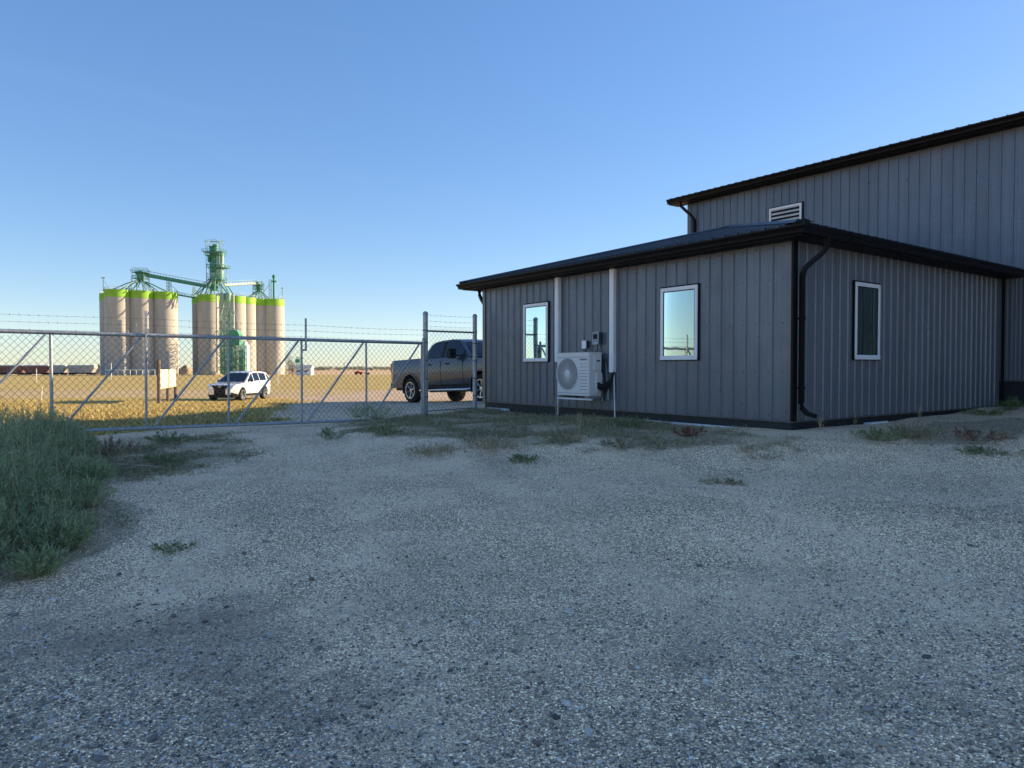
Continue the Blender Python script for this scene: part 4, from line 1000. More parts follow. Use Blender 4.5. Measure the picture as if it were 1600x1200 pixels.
for px in (349.5, 358.5):
    x = wx(px, RZf)-cx_; mb = MB(); mb.lathe([(.25, zt_-5.8), (.3, zt_-5), (1.15, zt_-1.6), (1.15, zt_+.6), (.6, zt_+1.0)], 20, (x, -.4, 0)); mb.build('cyclone', M['paleteal'], o, smooth=40)
    mb = MB(); mb.tube([(x, -.4, zt_-5.6), (x-1.0, -.4, zm-4.5), (x+3.4, -.4, zl-.5)], .22, 6); mb.build('spout', M['palesteel'], o)
mb = MB(); mb.tube([(hw_, 0, zm), (hw_+5.0, 0, zl*.55)], .06, 4); mb.build('guy_wire', M['palesteel'], o)
mb = MB(); mb.tube([(-hw_-.2, -.3, zl), (-hw_-1.6, -.5, zl-3), (-hw_-.2, -.5, zl-6)], .18, 6); mb.tube([(-hw_+.6, -.3, zl-1), (-hw_+2.2, -.5, zl-4)], .15, 6); mb.build('spout', M['palesteel'], o)
o = empty('dryer_building', 'green hopper building with cone top at the foot of the elevator tower', 'hopper building', (wx(369, 290), 290, GZT))
h1, h2, h3 = wz(516, 290)-GZT, wz(524, 290)-GZT, wz(560, 290)-GZT
mb = MB(); mb.prism([(-2.4, h2), (2.2, h2), (1.0, h1), (-1.4, h1)], -2, 2, 'y'); mb.build('roof', M['teal'], o)
mb = MB(); mb.prism([(-2.4, h2-.01), (2.2, h2-.01), (2.2, h2-4.5), (.9, h3+5.5), (-1.1, h3+5.5), (-2.4, h2-4.5)], -2, 2, 'y'); mb.build('hopper', M['teal'], o)
mb = MB(); mb.box((1.0, .4, 0), (3.6, 2.2, h3+3.5)); mb.build('lower_building', M['paleteal'], o)
mb = MB(); frame4(mb, 1.2, -1.6, 6.0, 3.4, 0, h3+5.4, 5, .15); mb.build('lattice', M['teal'], o, fix=False)
mb = MB(); frame4(mb, -2.0, -2.5, 4.6, 3, 0, h3+3.4, 5, .13)
for k in range(44): a_ = [random.uniform(-4, 2.5), random.uniform(-4, -2.6), random.uniform(0, h3+2)]; b_ = [a_[0]+random.uniform(-2.5, 2.5), a_[1]+random.uniform(-.5, .5), a_[2]+random.uniform(-3, 3)]; mb.tube([a_, b_], random.uniform(.06, .2), 5)
mb.build('pipework', M['teal'], o, fix=False)
mb = MB(); platform(mb, 1.5, -3, 4, 9, 3); platform(mb, 3, -3, 7.5, 5, 3); mb.build('platform', M['paleteal'], o, fix=False)
o = empty('hopper_bin', 'small white cone topped bin between the green hopper building and the silos', 'bin', (wx(383, 296), 296, GZT)); hb = wz(532, 296)-GZT
mb = MB(); mb.lathe([(1.9, 0), (1.9, hb-2.2), (.6, hb-.2), (.01, hb)], 28); mb.build('shell', M['white'], o, smooth=40)
mb = MB(); 
for k in range(6): mb.lathe([(1.93, 1+k*1.5), (1.97, 1.05+k*1.5), (1.93, 1.1+k*1.5)], 28)
mb.build('hoop', M['palesteel'], o)
o = empty('bucket_leg', 'thin green bucket leg rising above the rightmost silos', 'bucket elevator', (wx(427, 320), 320, TOP)); hb = wz(434, 320)-TOP
mb = MB(); mb.box((.2, -.35, 0), (.95, .35, hb)); mb.build('leg_casing', M['teal'], o); mb = MB(); frame4(mb, -1.0, 0, 1.0, 1.0, 0, hb-1, 6, .07); mb.build('ladder_tower', M['paleteal'], o, fix=False)
mb = MB(); mb.box((-.3, -.8, hb-2), (2.0, .8, hb-1.5)); mb.lathe([(.9, hb), (.9, hb+.5), (.2, hb+1.4)], 12, (.6, 0, 0)); mb.build('head', M['teal'], o)
mb = MB(); mb.tube([(-1.5, 0, hb-3.2), (-6.5, 0, 0)], .1, 5); mb.build('spout', M['teal'], o)
for px, Z, y0, lb, sg in ((163, 283, 435, 'lamp mast at the left edge of the silo roofs', 1), (442.5, 322, 451, 'lamp mast at the right edge of the silo roofs', -1)):
    o = empty('lamp_mast', lb, 'lamp mast', (wx(px, Z), Z, TOP)); h_ = wz(y0, Z)-TOP
    mb = MB(); mb.tube([(0, 0, -.5), (0, 0, h_)], .12, 6); mb.tube([(0, 0, h_-.6), (2.6*sg*(1 if sg > 0 else 1), 0, .0)], .06, 4); mb.build('mast', M['paleteal'], o); mb = MB(); mb.box((-.6, -.3, h_-.1), (.6, .3, h_+.35)); mb.build('lamp_head', M['palesteel'], o)

# ---- rail yard, sheds and small things on the far flat
def hopper_car(px, Z, Lc, mat, label, kind):
    o = empty('railcar', label, 'railcar', (wx(px, Z), Z, -1.55), R(2), 'railcars on the siding')
    h = 3.9; e_ = 1.3
    mb = MB(); mb.prism([(-Lc/2, h), (-Lc/2+.05, h-1.0), (-Lc/2+e_, 1.0), (Lc/2-e_, 1.0), (Lc/2-.05, h-1.0), (Lc/2, h)], -1.5, 1.5, 'y'); mb.build('body', mat, o)
    mb = MB()
    k = -Lc/2+.8
    while k < Lc/2-.5: mb.box((k, -1.56, 1.1), (k+.12, -1.503, h-.05)); k += 1.1
    mb.build('side_stakes', mat, o)
    mb = MB(); mb.prism([(-1.5, h+.001), (1.5, h+.001), (.9, h+.45), (-.9, h+.45)], -Lc/2, Lc/2, 'x'); mb.build('roof', M['palesteel'], o)
    mb = MB(); mb.box((-Lc/2-.3, -.3, .75), (Lc/2+.3, .3, .98)); 
    for q in (-1, 0, 1): mb.prism([(q*2.2-.9, .98), (q*2.2+.9, .98), (q*2.2+.25, .35), (q*2.2-.25, .35)], -1.0, 1.0, 'y')
    mb.build('underframe', M['dark'], o)
    for sg in (-1, 1):
        mb = MB(); x = sg*(Lc/2-1.3)
        for dx in (-.75, .75): mb.lathe([(.01, -.78), (.45, -.78), (.45, .78), (.01, .78)], 16, (x+dx, 0, .45), 'y')
        mb.box((x-1.0, -1.0, .38), (x+1.0, -.8, .62)); mb.build('bogie', M['dark'], o)
M['rust'] = simple('rust brown railcar paint', (.26, .10, .065), .8, 0, .25, 1.5)
M['rgrey'] = simple('faded grey railcar paint', (.42, .41, .39), .8, 0, .2, 1.5)
hopper_car(18, 314, 10.6, M['rust'], 'rust brown covered hopper railcar nearest the left edge', 0)
hopper_car(58, 314, 10.6, M['rust'], 'rust brown covered hopper railcar left of the grey cars', 0)
hopper_car(-21, 314, 10.6, M['rust'], 'rust brown railcar cut off by the left edge of the view', 0)
hopper_car(92.5, 314, 6.6, M['rgrey'], 'short faded grey railcar between the brown and the long grey car', 0)
hopper_car(129, 314, 11.6, M['rgrey'], 'long faded grey railcar beside the leftmost silo', 0)
mb = MB(); mb.box((-400, 312.9, -1.60), (60, 313.0, -1.48)); mb.box((-400, 314.9, -1.60), (60, 315.0, -1.48)); tag(mb.build('rail_track', M['dark']), 'pair of rails under the railcars', None, None, 'structure')
# pipe barrier
o = empty('pipe_barrier', 'long white pipe railing in front of the left silos', 'railing', (wx(165, 270), 270, gz(wx(200, 270), 270)))
mb = MB(); Lr = wx(242, 270)-wx(165, 270); mb.tube([(0, 0, 2.1), (Lr, 0, 2.1)], .14, 6); mb.build('rail', M['white'], o)
for k in range(9):
    mb = MB(); x = Lr*k/8; mb.tube([(x-1.0 if k % 2 else x, 0, 2.1), (x, 0, 1.7), (x, 0, -.3)], .12, 6); mb.build('post', M['white'], o)
# distant piles
def pile(px, Z, w, h, label):
    rows = []; x0 = wx(px, Z)
    mb = MB(); n = 20
    for i in range(8):
        t = i/7; r_ = w*(1-t)**.8; rows.append([(r_*math.cos(2*math.pi*k/n)*(1+.12*math.sin(3*k+i)), .7*r_*math.sin(2*math.pi*k/n), h*t*(1-.1*math.sin(k*2.1)) ) for k in range(n)])
    mb.sweep(rows); o = mb.build('grain_pile', M['beige'], None, smooth=60); o.location = (x0, Z, gz(x0, Z)-.1); tag(o, label, 'pile')
pile(155, 330, 5.5, 4.4, 'tan pile left of the leftmost silo'); pile(290, 330, 5.2, 4.2, 'tan pile seen through the gap between the silo groups'); pile(335, 280, 3.4, 1.6, 'low tan pile in front of the elevator tower')
# sheds right of the silos
Zs = 288; xs0, xs1 = wx(462, Zs), wx(486, Zs); o = empty('site_shed', 'low white shed with dark markings on its front, right of the silos', 'shed', ((xs0+xs1)/2, Zs, gz((xs0+xs1)/2, Zs)))
hw_ = (xs1-xs0)/2
mb = MB(); mb.box((-hw_, 0, -.2), (hw_, 4, 2.9)); mb.build('wall', M['white'], o)
mb = MB(); mb.prism([(-.3, 2.91), (4.3, 2.91), (4.3, 3.1), (2, 4.1), (-.3, 3.1)], -hw_-.2, hw_+.2, 'x'); mb.build('roof', M['palesteel'], o)
for x in (-1.7, 1.3):
    mb = MB(); mb.prism([(x-1.2, 1.2), (x+.1, 1.35), (x+.9, 1.9), (x+.3, 2.0), (x-.3, 1.75), (x-1.1, 1.6)], -.04, -.002, 'y'); mb.build('marking', M['dark'], o)
mb = MB(); mb.box((-hw_, -.06, 2.3), (hw_, -.002, 2.42)); mb.build('band', M['paleteal'], o)
o = empty('small_leg', 'small green equipment stand above the white shed', 'steel frame', (wx(466, 296), 296, GZT)); mb = MB(); frame4(mb, 0, 0, 1.4, 1.4, 0, 7.5, 5, .1); mb.box((-.9, -.9, 5.2), (.9, .9, 6.6)); mb.build('frame', M['teal'], o, fix=False)
# red implement
M['redp'] = simple('faded red paint', (.50, .07, .05), .6)
o = empty('farm_implement', 'small red farm implement far out on the tan field edge', 'farm implement', (wx(566, 300), 300, gz(wx(566, 300), 300)))
mb = MB(); mb.box((-3.2, -.6, .5), (.2, .6, 1.3)); mb.box((.2, -.1, .7), (3.2, .1, .9)); mb.box((-2.6, -.9, 1.3), (-1.0, .9, 1.55)); mb.build('frame', M['redp'], o)
for x in (-2.4, -.4, 2.7):
    mb = MB(); mb.lathe([(.01, -.25), (.45, -.25), (.45, .25), (.01, .25)], 14, (x, -.7, .45), 'y'); mb.build('wheel', M['dark'], o)
# utility poles on the horizon
M['wood'] = simple('weathered wood', (.17, .12, .08), .9)
pole0 = None
for i, (px, py) in enumerate(((44, 563), (56.5, 562), (111, 562), (124, 563), (538, 566), (618, 566))):
    Z = 620
    if pole0 is None:
        pole0 = empty('utility_pole', '', 'utility pole', (0, 0, 0), 0, 'utility poles along the horizon'); mb = MB(); mb.tube([(0, 0, -1), (0, 0, 8.2)], .16, 6); mb.build('pole', M['wood'], pole0)
        mb = MB(); mb.box((-1.1, -.1, 7.4), (1.1, .1, 7.6)); mb.build('crossarm', M['wood'], pole0); c = pole0
    else: c = copy_tree(pole0)
    c.location = (wx(px, Z), Z, -1.7); c['label'] = ['utility pole on the horizon, first from the left', 'utility pole on the horizon, second from the left', 'utility pole on the horizon above the grey railcars, left one', 'utility pole on the horizon just left of the silos', 'utility pole on the horizon above the tan field', 'utility pole on the horizon close to the truck'][i]
# sign boards and stakes on the prairie
M['cream'] = simple('cream painted board', (.80, .70, .46), .7, 0, .08, 4)
pa, pm, pb = Vector((-18.0, 36.2)), Vector((-19.0, 39.2)), Vector((-20.0, 42.2))
o = empty('sign_board', 'pair of blank cream boards on three brown posts in the dry grass', 'sign board', (pm.x, pm.y, gz(pm.x, pm.y)))
for p, t in ((pa, 1.95), (pm, 1.45), (pb, 1.45)):
    z0 = gz(p.x, p.y)-gz(pm.x, pm.y); q = p-pm; mb = MB(); mb.tube([(q.x, q.y, z0-.2), (q.x, q.y, t-gz(pm.x, pm.y))], .085, 8); mb.build('post', M['wood'], o)
for a, b in ((pa, pm), (pm, pb)):
    d_ = (b-a).normalized(); n_ = Vector((d_.y, -d_.x)); n_ = n_ if n_.x > 0 else -n_
    a2, b2 = a-pm+d_*.12+n_*.02, b-pm-d_*.12+n_*.02; g0 = gz(pm.x, pm.y)
    vs = [(q.x+n_.x*t, q.y+n_.y*t, z-g0) for t in (0, .03) for (q, z) in ((a2, .42), (b2, .42), (b2, 1.42), (a2, 1.42))]
    mb = MB(); mb.add(vs, [(0,1,2,3), (4,7,6,5), (0,4,5,1), (1,5,6,2), (2,6,7,3), (3,7,4,0)]); mb.build('board', M['cream'], o)
x, y = -27.2, 41.0; mb = MB(); mb.tube([(x, y, gz(x, y)-.1), (x+.08, y, gz(x, y)+.85)], .035, 5); tag(mb.build('survey_stake', M['cream']), 'lone pale wooden stake leaning in the grass at left', 'stake')
x, y = wx(57, 120), 120; mb = MB(); mb.tube([(x, y, -1), (x, y, 1.4)], .06, 6); tag(mb.build('marker_post', M['white']), 'thin white marker post in front of the rust brown railcars', 'post')
x, y = wx(174, 150), 150; mb = MB(); mb.tube([(x, y, -1.2), (x, y, 2.6)], .07, 6); tag(mb.build('marker_post', M['white']), 'thin pale marker post in front of the leftmost silo', 'post')
x, y = wx(434, 90), 90; mb = MB(); mb.tube([(x, y, -.9), (x, y, 2.3)], .05, 6); tag(mb.build('marker_post', M['white']), 'thin pale marker post in front of the rightmost silo', 'post')

# ---------------------------------------------------------------- vegetation
def leaf_mat(name, c0, c1, c2, rough=.75, trans=.25):
    b = NB(name); gi_ = b.new('ShaderNodeNewGeometry'); 
    c = b.ramp(gi_.outputs['Random Per Island'], [(0, c0), (.5, c1), (1, c2)])
    b.set(Base_Color=c, Roughness=rough, Specular_IOR_Level=.25)
    t = b.new('ShaderNodeBsdfTranslucent'); b.lk(c, t.inputs['Color']); mx = b.new('ShaderNodeMixShader'); mx.inputs[0].default_value = trans
    b.lk(b.p.outputs[0], mx.inputs[1]); b.lk(t.outputs[0], mx.inputs[2]); b.lk(mx.outputs[0], b.n['Material Output'].inputs[0]); return b.m
M['koch'] = leaf_mat('grey green kochia leaves', (.20,.25,.11), (.36,.42,.20), (.58,.60,.34))
M['kstem'] = leaf_mat('pale weed stems', (.16,.17,.09), (.24,.24,.13), (.34,.30,.18))
M['spike'] = leaf_mat('pale seed spikes', (.24,.30,.15), (.38,.44,.24), (.55,.56,.36))
M['straw'] = leaf_mat('dry straw', (.26,.19,.10), (.46,.36,.21), (.66,.54,.36))
M['wgreen'] = leaf_mat('low green weeds', (.08,.13,.045), (.17,.23,.08), (.30,.34,.15))
M['wmix'] = leaf_mat('mixed faded weeds', (.14,.13,.07), (.28,.25,.15), (.48,.40,.27))
M['russet'] = leaf_mat('russet dry weeds', (.14,.06,.04), (.22,.10,.065), (.30,.17,.11))
M['prairie'] = leaf_mat('yellow prairie grass', (.41,.28,.09), (.67,.49,.18), (.84,.66,.30), trans=.35)
M['prairieg'] = leaf_mat('green prairie grass', (.10,.13,.03), (.22,.23,.06), (.36,.33,.10), trans=.35)
def unit(v): return v/np.maximum(np.linalg.norm(v, axis=-1, keepdims=True), 1e-9)
def blades(base, d, L, w, droop):
    n = len(base); d = unit(d); rv = RNG.normal(size=(n, 3)); sd = unit(np.cross(d, rv))
    L = np.broadcast_to(L, (n,))[:, None]; w = np.broadcast_to(w, (n,))[:, None]; dr = np.broadcast_to(droop, (n,))[:, None]
    hz = d*[1, 1, 0]
    p1 = base+d*L*.55+[0, 0, 0]; p2 = base+d*L+hz*L*dr*.6-np.array([0, 0, 1])*L*dr
    V_ = np.stack([base-sd*w*.5, base+sd*w*.5, p1+sd*w*.42, p1-sd*w*.42, p2], 1).reshape(-1, 3)
    i = np.arange(n)[:, None]*5
    Fc = np.concatenate([i+[0, 1, 2], i+[0, 2, 3], i+[3, 2, 4]], 1).reshape(-1, 3)
    return V_, Fc
def join(parts):
    vs, fs, o = [], [], 0
    for v, f_ in parts: vs.append(v); fs.append(f_+o); o += len(v)
    return np.concatenate(vs), np.concatenate(fs)
def rdir(n, up=.6, spread=1.0):
    a = RNG.uniform(0, 2*np.pi, n); r = RNG.uniform(0, spread, n); return unit(np.stack([np.cos(a)*r, np.sin(a)*r, np.full(n, up)], -1))
def kochia(c, h, r, ns=60, nl=34, leaf=.03, lw=.005):
    """bushy plant: many fine branches covered in small leaves; returns leaves, stems"""
    c = np.array(c, float); n = ns
    a = RNG.uniform(0, 2*np.pi, n); rad = np.sqrt(RNG.uniform(0, 1, n))
    tipx = np.cos(a)*rad*r; tipy = np.sin(a)*rad*r; tipz = h*(1-.45*rad**2)*RNG.uniform(.7, 1.08, n)
    tip = np.stack([tipx, tipy, tipz], -1); t0 = RNG.uniform(.0, .35, n)[:, None]
    mid = tip*[.62, .62, .42]+RNG.normal(size=(n, 3))*.02
    ts = np.sqrt(RNG.uniform(.06, 1, (n, nl)))[..., None]
    P = 2*(1-ts)*ts*mid[:, None]+ts**2*tip[:, None]; T = unit((1-ts)*mid[:, None]+ts*(tip-mid)[:, None])
    off_ = RNG.normal(size=P.shape)*.022*(1.25-ts); P = P+off_
    D = unit(T*.9+RNG.normal(size=P.shape)*.55+[0, 0, .25])
    P = P.reshape(-1, 3)+c; D = D.reshape(-1, 3); P[:, 2] = np.maximum(P[:, 2], c[2]+.01)
    lv = blades(P, D, RNG.uniform(.6, 1.4, len(P))*leaf, lw*RNG.uniform(.7, 1.3, len(P)), RNG.uniform(0, .2, len(P)))
    b0 = np.zeros((n, 3))+c; st = blades(b0, mid, np.linalg.norm(mid, axis=-1), .006, 0); st2 = blades(mid+c, tip-mid, np.linalg.norm(tip-mid, axis=-1), .004, 0)
    return lv, join([st, st2])
def px_to_ground(px, py, it=30):
    k, q = (px-800)/F, (py-575)/F; y = 8.0
    for _ in range(it): y = .5*y+.5*(1.5-gz(k*y, y))/max(q, 1e-4)
    return k*y, y
# the overgrown corner at left: one mass of kochia
Lv, St, Dd, Sp = [], [], [], []
cnt = 0
rb = lin([(4.3, 25), (4.9, 70), (5.6, 105), (6.9, 140), (8.2, 138), (9.5, 128), (11.2, 100)])
for i in range(400):
    y = 4.5+6.6*RNG.random()**1.15; px = RNG.uniform(-260, rb(y)); x = wx(px, y)
    dpx = (rb(y)-px)/F*y
    if cnt > 95: break
    h = .26+.50*min(1, dpx/1.1)+RNG.uniform(-.08, .10); 
    if y > 8.3: h = .30+.42*min(1, dpx/.8)+RNG.uniform(-.1, .2)
    fine = 1 if y < 7 else 1.35
    lv, st = kochia((x, y, gz(x, y)-.02), h, h*.62+.08, ns=int(70*(1 if y < 8 else .8)), nl=34, leaf=.032*fine, lw=.0052*fine)
    Lv.append(lv); St.append(st); cnt += 1
    n_ = 90 if y < 8 else 60; a_ = RNG.uniform(0, 2*np.pi, n_); rr_ = np.sqrt(RNG.uniform(0, 1, n_)); R_ = h*.62+.06
    bs_ = np.stack([x+np.cos(a_)*rr_*R_, y+np.sin(a_)*rr_*R_, gz(x, y)+h*(1-.5*rr_**2)*RNG.uniform(.55, .98, n_)], -1)
    dv_ = np.stack([np.cos(a_)*rr_*.8, np.sin(a_)*rr_*.8, np.full(n_, .9)], -1)+RNG.normal(size=(n_, 3))*.3
    Sp.append(blades(bs_, dv_, RNG.uniform(.03, .10, n_), RNG.uniform(.004, .008, n_), RNG.uniform(-.05, .3, n_)))
    n_ = 14; bs_ = np.stack([RNG.normal(x, h*.35, n_), RNG.normal(y, h*.35, n_), np.full(n_, gz(x, y)+h*.25)], -1)
    Dd.append(blades(bs_, rdir(n_, 1.4, .8), RNG.uniform(.5, 1.0, n_)*h, .007, RNG.uniform(0, .15, n_)))
v, f_ = join(Lv); o = np_mesh('kochia_weeds', v, f_, M['koch']); tag(o, 'dense grey green bushy weeds filling the left corner of the yard', 'weeds', None, 'stuff')
v, f_ = join(St); o2 = np_mesh('stems', v, f_, M['kstem']); o2.parent = o
v, f_ = join(Sp); o2 = np_mesh('seed_spikes', v, f_, M['spike']); o2.parent = o
v, f_ = join(Dd); o2 = np_mesh('dry_stalks', v, f_, M['straw']); o2.parent = o
# single plants
def clump(px, py, h, r, mat, label, name='weed_clump', ns=26, nl=24, leaf=.035, cat='weed', grass=0, stem='kstem'):
    x, y = px_to_ground(px, py); z = gz(x, y)-.01
    o = empty(name, label, cat, (x, y, z)); lv, st = kochia((0, 0, 0), h, r, ns, nl, leaf, .007)
    a = np_mesh('leaves', lv[0], lv[1], M[mat]); a.parent = o; b_ = np_mesh('stems', st[0], st[1], M[stem]); b_.parent = o
    if grass:
        n = grass; bs = np.stack([RNG.normal(0, r*.45, n), RNG.normal(0, r*.45, n), np.zeros(n)], -1)
        for q in bs: q[2] = gz(x+q[0], y+q[1])-z-.005
        v, f_ = blades(bs, rdir(n, .8, .9), RNG.uniform(.4, 1.2, n)*h*1.3, .006, RNG.uniform(.1, .5, n)); g_ = np_mesh('blades', v, f_, M['straw']); g_.parent = o
    return o
clump(262, 692, .20, .34, 'wgreen', 'upper of two green weed clumps beside the gravel left of the gate bay')
clump(255, 728, .17, .36, 'wgreen', 'lower dark green weed clump on the gravel near the left weeds', ns=34)
clump(268, 862, .06, .22, 'wgreen', 'flat faint green weed patch alone on the near gravel', ns=12, nl=16)
clump(170, 712, .30, .40, 'russet', 'brownish dried weed bush at the right end of the weedy corner', ns=34, grass=120)
clump(520, 686, .20, .28, 'wgreen', 'rounded green weed clump on gravel just inside the gate')
clump(600, 680, .20, .42, 'wgreen', 'broad bright green weed clump under the right end of the gate', ns=40, grass=60)
clump(590, 655, .38, .55, 'koch', 'bushy grey green weed behind the right end of the gate', ns=48)
clump(560, 652, .34, .35, 'koch', 'smaller grey green weed behind the gate, left of the bushier one', ns=30)
clump(678, 708, .12, .40, 'straw', 'tan dry weed clump alone on gravel in front of the fence panel', grass=220, stem='straw')
clump(775, 700, .16, .45, 'straw', 'tan dry grass clump in the middle of the weedy strip', grass=200, stem='straw')
clump(820, 722, .10, .26, 'wgreen', 'low green weed clump at the front edge of the weedy strip')
clump(880, 690, .22, .40, 'wmix', 'faded weed clump below the heat pump', grass=80)
clump(975, 700, .15, .40, 'wmix', 'dark spreading weed clump in front of the right line cover', ns=34)
clump(985, 668, .20, .35, 'wgreen', 'green weeds near the wall right of the drain pipe', ns=30)
clump(1078, 682, .16, .30, 'russet', 'russet dry weed in front of the nearest window of the long wall', ns=30, stem='russet')
clump(1170, 706, .08, .30, 'straw', 'thin straw tuft on gravel near the building corner', ns=10, grass=40, stem='straw')
clump(1130, 757, .05, .25, 'wmix', 'tiny flat weed on open gravel below the corner', ns=12)
clump(1372, 688, .17, .38, 'wgreen', 'green weed clump at the base of the side wall', ns=40, grass=80)
clump(1425, 684, .22, .36, 'wmix', 'weed clump with straw beside the green one at the side wall', ns=34, grass=160)
clump(1530, 688, .15, .48, 'russet', 'reddish brown weed clump out from the side wall', ns=34, grass=140)
clump(1532, 708, .08, .28, 'wgreen', 'small low green weed in front of the reddish clump', ns=26)
clump(1545, 648, .10, .50, 'wgreen', 'dark green weeds along the far end of the side wall', ns=40)
clump(1578, 641, .26, .26, 'wgreen', 'leafy green plant where the side wall meets the tall shop', ns=36, leaf=.05)
clump(1590, 712, .06, .4, 'straw', 'straw scraps at the right edge of the gravel', ns=8, grass=120, stem='straw')
# thin dead stalks standing near the wall
for px, py, h, lb in ((870, 655, .45, 'thin dead stalk leaning below the heat pump'), (905, 690, .5, 'tall pale dead stalk in the middle of the weedy strip'), (1283, 672, .18, 'small dead stalk against the foundation near the downspout'), (1335, 664, .25, 'dead stalk against the foundation below the side window'), (1438, 660, .3, 'branched dead stalk against the foundation of the side wall')):
    x, y = px_to_ground(px, py); n = 26; b_ = np.stack([RNG.normal(0, .02, n), RNG.normal(0, .02, n), RNG.uniform(0, h*.8, n)], -1); v, f_ = blades(b_, rdir(n, 1.0, .8), RNG.uniform(.05, .12, n), .006, 0)
    v2, f2 = blades(np.zeros((3, 3)), rdir(3, 2.0, .5), h*1.1, .007, .1); v, f_ = join([(v, f_), (v2, f2)]); o = np_mesh('dead_stalk', v, f_, M['straw']); o.location = (x, y, gz(x, y)); tag(o, lb, 'dead stalk')
# cut stalks lying on the ground at left
x, y = px_to_ground(195, 738); n = 90; b_ = np.stack([RNG.normal(-.35, .25, n), RNG.normal(0, .08, n), RNG.uniform(.0, .08, n)], -1)
v, f_ = blades(b_, np.stack([RNG.uniform(.5, 1, n), RNG.normal(0, .25, n), RNG.normal(.03, .08, n)], -1), RNG.uniform(.3, .75, n), .009, .08); o = np_mesh('straw_heap', v, f_, M['straw']); o.location = (x, y, gz(x, y)); tag(o, 'heap of cut dry stalks lying flat beside the left weeds', 'stalks')
# scattered short weeds and litter (uncountable)
def scatter(name, label, cat, N, regionf, mats, Lr, wr, up, spread, droop):
    x, y = regionf(N); z = ground_z(x, y); n = len(x); k = len(mats); pick = RNG.integers(0, k, n); root = None
    for i, mt in enumerate(mats):
        q = pick == i; b_ = np.stack([x[q], y[q], z[q]-.004], -1); m_ = len(b_)
        v, f_ = blades(b_, rdir(m_, up, spread), RNG.uniform(*Lr, m_), RNG.uniform(*wr, m_), RNG.uniform(*droop, m_))
        o = np_mesh(name if i == 0 else 'blades', v, f_, M[mt])
        if root is None: root = o; tag(o, label, cat, None, 'stuff')
        else: o.parent = root
def by_zone(xl, xh, yl, yh, thr, chan=1):
    def fn(N):
        x = RNG.uniform(xl, xh, N*4); y = RNG.uniform(yl, yh, N*4); zn = zone(x, y)[chan]; t = fbm(x, y, 2.6, 5)*1.3
        sx_, sy_ = to_site(x, y); out = ~((sx_ > -.04) & (sy_ > -.04) & (sy_ < 7.95))
        q = (zn > RNG.uniform(thr, 1, N*4)) & (t > RNG.uniform(-.35, .35, N*4)) & out; return x[q][:N], y[q][:N]
    return fn
scatter('low_weeds', 'short faded weeds and litter along the office wall', 'weeds', 62000, by_zone(-6, 6, 8, 18, .1), ['wmix', 'straw', 'straw', 'straw', 'wgreen'], (.03, .14), (.004, .009), .5, 1.3, (.1, .5))
scatter('low_weeds', 'short weeds along the side wall of the office', 'weeds', 15000, by_zone(3, 14, 7, 15, .2), ['wmix', 'straw', 'wgreen'], (.03, .10), (.003, .007), .5, 1.3, (.1, .5))
scatter('low_weeds', 'short weeds and litter around the overgrown left corner', 'weeds', 24000, by_zone(-8, -2, 4, 13, .2), ['wmix', 'straw', 'wgreen'], (.02, .07), (.003, .006), .5, 1.3, (.1, .5))
def prairie(N):
    py = RNG.uniform(606, 735, N*3)*1.0; px = RNG.uniform(-250, 760, N*3); y = F*1.75/(py-575); x = (px-800)/F*y
    d_ = zone(x, y)[0]; q = (d_ > RNG.uniform(.25, 1, N*3)) & (fbm(x, y, 1.2, 8) > RNG.uniform(-.9, .3, N*3)) & (y < 48); return x[q][:N], y[q][:N]
scatter('prairie_grass', 'dry yellow grass beyond the gate', 'grass', 90000, prairie, ['prairie', 'prairie', 'prairie', 'prairieg'], (.05, .15), (.008, .022), .8, 1.1, (.1, .5))
# far trees along the horizon
def leaf_ball(n, w, h, s):
    c = RNG.normal(size=(n, 3))*[w*.28, w*.28, h*.18]+[0, 0, h*.62]; c[:, 2] = np.clip(c[:, 2], h*.12, h)
    return blades(c, RNG.normal(size=(n, 3)), s, s*.8, 0)
M['fartree'] = leaf_mat('haze tinted distant foliage', (.20,.21,.17), (.28,.28,.22), (.36,.34,.27))  # leaf colours faded paler to paint in distance haze
P_ = []
for i in range(190):
    Z = RNG.uniform(880, 1100); px = RNG.uniform(475, 760) if i < 130 else RNG.uniform(-150, 470); x = wx(px, Z); h = RNG.uniform(2.5, 6.2)*(1 if i < 130 else .45); w = h*RNG.uniform(.8, 1.9)
    v, f_ = leaf_ball(90, w, h, 1.1); P_.append((v+[x, Z, -1.8], f_))
v, f_ = join(P_); o = np_mesh('distant_treeline', v, f_, M['fartree']); tag(o, 'haze tinted line of low trees along the far horizon', 'trees', None, 'stuff')
# bare shrubs beside the rightmost silo
M['twig'] = leaf_mat('bare dark twigs', (.10,.09,.09), (.17,.15,.15), (.26,.23,.22))
for px, h, w, lb in ((451.5, 8.5, 2.6, 'tall bare shrub right beside the rightmost silo'), (457.5, 5.4, 2.4, 'lower bare shrub between the silos and the white shed')):
    o = empty('bare_tree', lb, 'tree', (wx(px, 292), 292, gz(wx(px, 292), 292))); n = 420
    c = RNG.normal(size=(n, 3))*[w*.3, w*.3, h*.24]+[0, 0, h*.5]; c[:, 2] = np.clip(c[:, 2], .2, h)
    v, f_ = blades(c, rdir(n, 1, .9), RNG.uniform(.5, 1.4, n), .07, 0); a = np_mesh('crown', v, f_, M['twig']); a.parent = o
    mb = MB(); mb.tube([(0, 0, -.2), (.1, 0, h*.6)], .14, 6, r2=.04); mb.build('trunk', M['wood'], o)

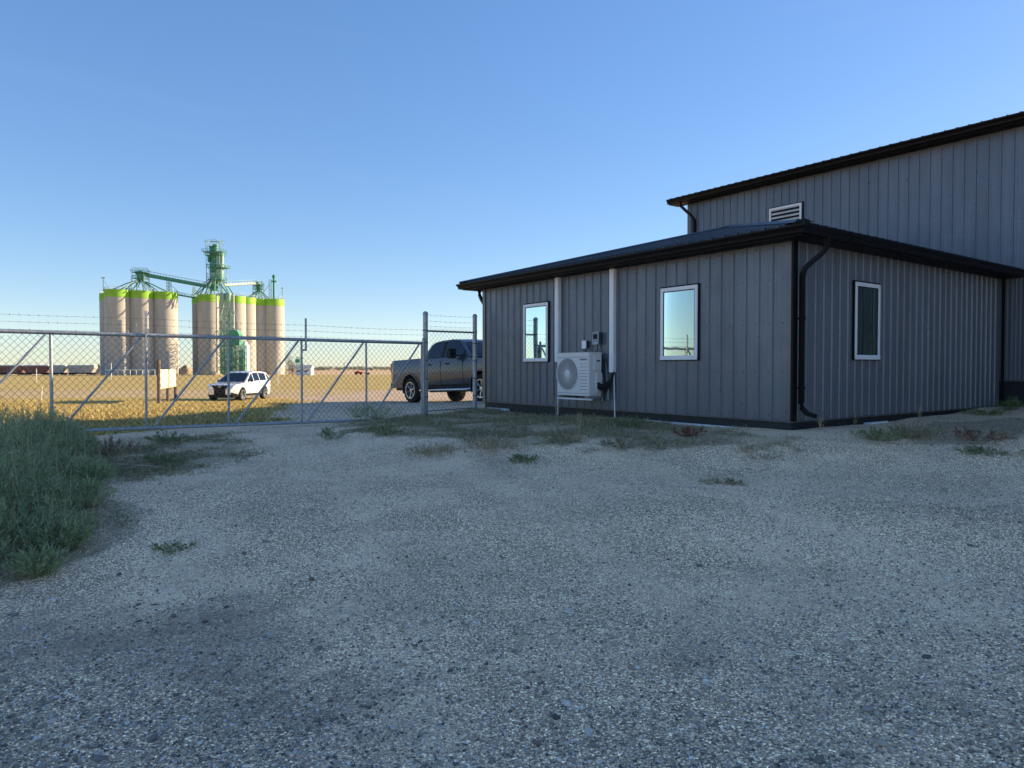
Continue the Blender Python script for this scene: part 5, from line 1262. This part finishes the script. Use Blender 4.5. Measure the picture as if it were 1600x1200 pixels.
# ---------------------------------------------------------------- loose stones on the yard (uncountable)
ico_v = []; t_ = (1+5**.5)/2
for a in (-1, 1):
    for b_ in (-t_, t_): ico_v += [(a, b_, 0), (0, a, b_), (b_, 0, a)]
ico_v = unit(np.array(ico_v, float)); bmx = bmesh.new(); 
for q in ico_v: bmx.verts.new(q)
bmesh.ops.convex_hull(bmx, input=list(bmx.verts)); bmx.verts.index_update(); bmx.verts.ensure_lookup_table()
ico_f = np.array([[q.index for q in f__.verts] for f__ in bmx.faces]); ico_v = np.array([tuple(q.co) for q in bmx.verts]); bmx.free()
def stones(name, N, py0, py1, s0, s1, mat, label):
    py = RNG.uniform(py0, py1, N*3); px = RNG.uniform(-260, 1860, N*3); y = F*1.42/(py-575); x = (px-800)/F*y
    y = y*(1+RNG.normal(0, .01, N*3)); dens = fbm(x, y, 1.3, 12)*.6+fbm(x, y, 4.1, 3)*.4
    q = dens > RNG.uniform(-.85, .45, N*3); sx_, sy_ = to_site(x, y); q &= ~((sx_ > -.08) & (sy_ > -.08)) & (zone(x, y)[1] < .55); x, y = x[q][:N], y[q][:N]; n = len(x)
    s_ = s0*(s1/s0)**(RNG.random(n)**2.6); z = ground_z(x, y)
    ax_ = s_[:, None]*np.stack([RNG.uniform(.7, 1.35, n), RNG.uniform(.6, 1.0, n), RNG.uniform(.35, .7, n)], -1)
    an = RNG.uniform(0, 2*np.pi, n); V_ = ico_v[None]*(1+RNG.uniform(-.22, .22, (n, 12, 1)))*ax_[:, None]
    tl = RNG.normal(0, .3, n); X_ = V_[..., 0]; Y_ = V_[..., 1]; Z_ = V_[..., 2]+X_*tl[:, None]
    cx_, sx2 = np.cos(an)[:, None], np.sin(an)[:, None]
    V_ = np.stack([X_*cx_-Y_*sx2+x[:, None], X_*sx2+Y_*cx_+y[:, None], Z_+(z+ax_[:, 2]*.35)[:, None]], -1)
    fc_ = (ico_f[None]+np.arange(n)[:, None, None]*12).reshape(-1, 3); o = np_mesh(name, V_.reshape(-1, 3), fc_, mat, True); return tag(o, label, 'gravel', None, 'stuff')
_s = NB('crushed stone'); gi_ = _s.new('ShaderNodeNewGeometry'); _r = gi_.outputs['Random Per Island']
_c = _s.ramp(_r, [(0, (.10,.085,.07)), (.25, (.26,.22,.18)), (.55, (.46,.39,.31)), (.80, (.66,.57,.47)), (.93, (.84,.76,.66)), (1, (.95,.91,.85))])
_w = _s.new('ShaderNodeMath', operation='FRACT'); _s.lk(_s.math('MULTIPLY', _r, 37.3), _w.inputs[0]); _c = _s.mix(_s.rng(_w.outputs[0], .7, 1, 0, .5), _c, (.40, .28, .20))
_c = _s.mix(_s.rng(_s.noise(120, 4), .4, .7, 0, .35), _c, (.2, .19, .18))
M['stone'] = _s.set(Base_Color=_c, Roughness=.85, Specular_IOR_Level=.3, Normal=_s.bump(_s.noise(160, 4), .4, .003))
stones('gravel_stones', 60000, 830, 1260, .0026, .0105, M['stone'], 'loose crushed stones on the near gravel')
stones('gravel_stones', 12000, 690, 850, .005, .011, M['stone'], 'loose crushed stones on the farther gravel')
stones('gravel_stones', 260, 850, 1240, .014, .026, M['stone'], 'scattered larger pale stones on the near gravel')
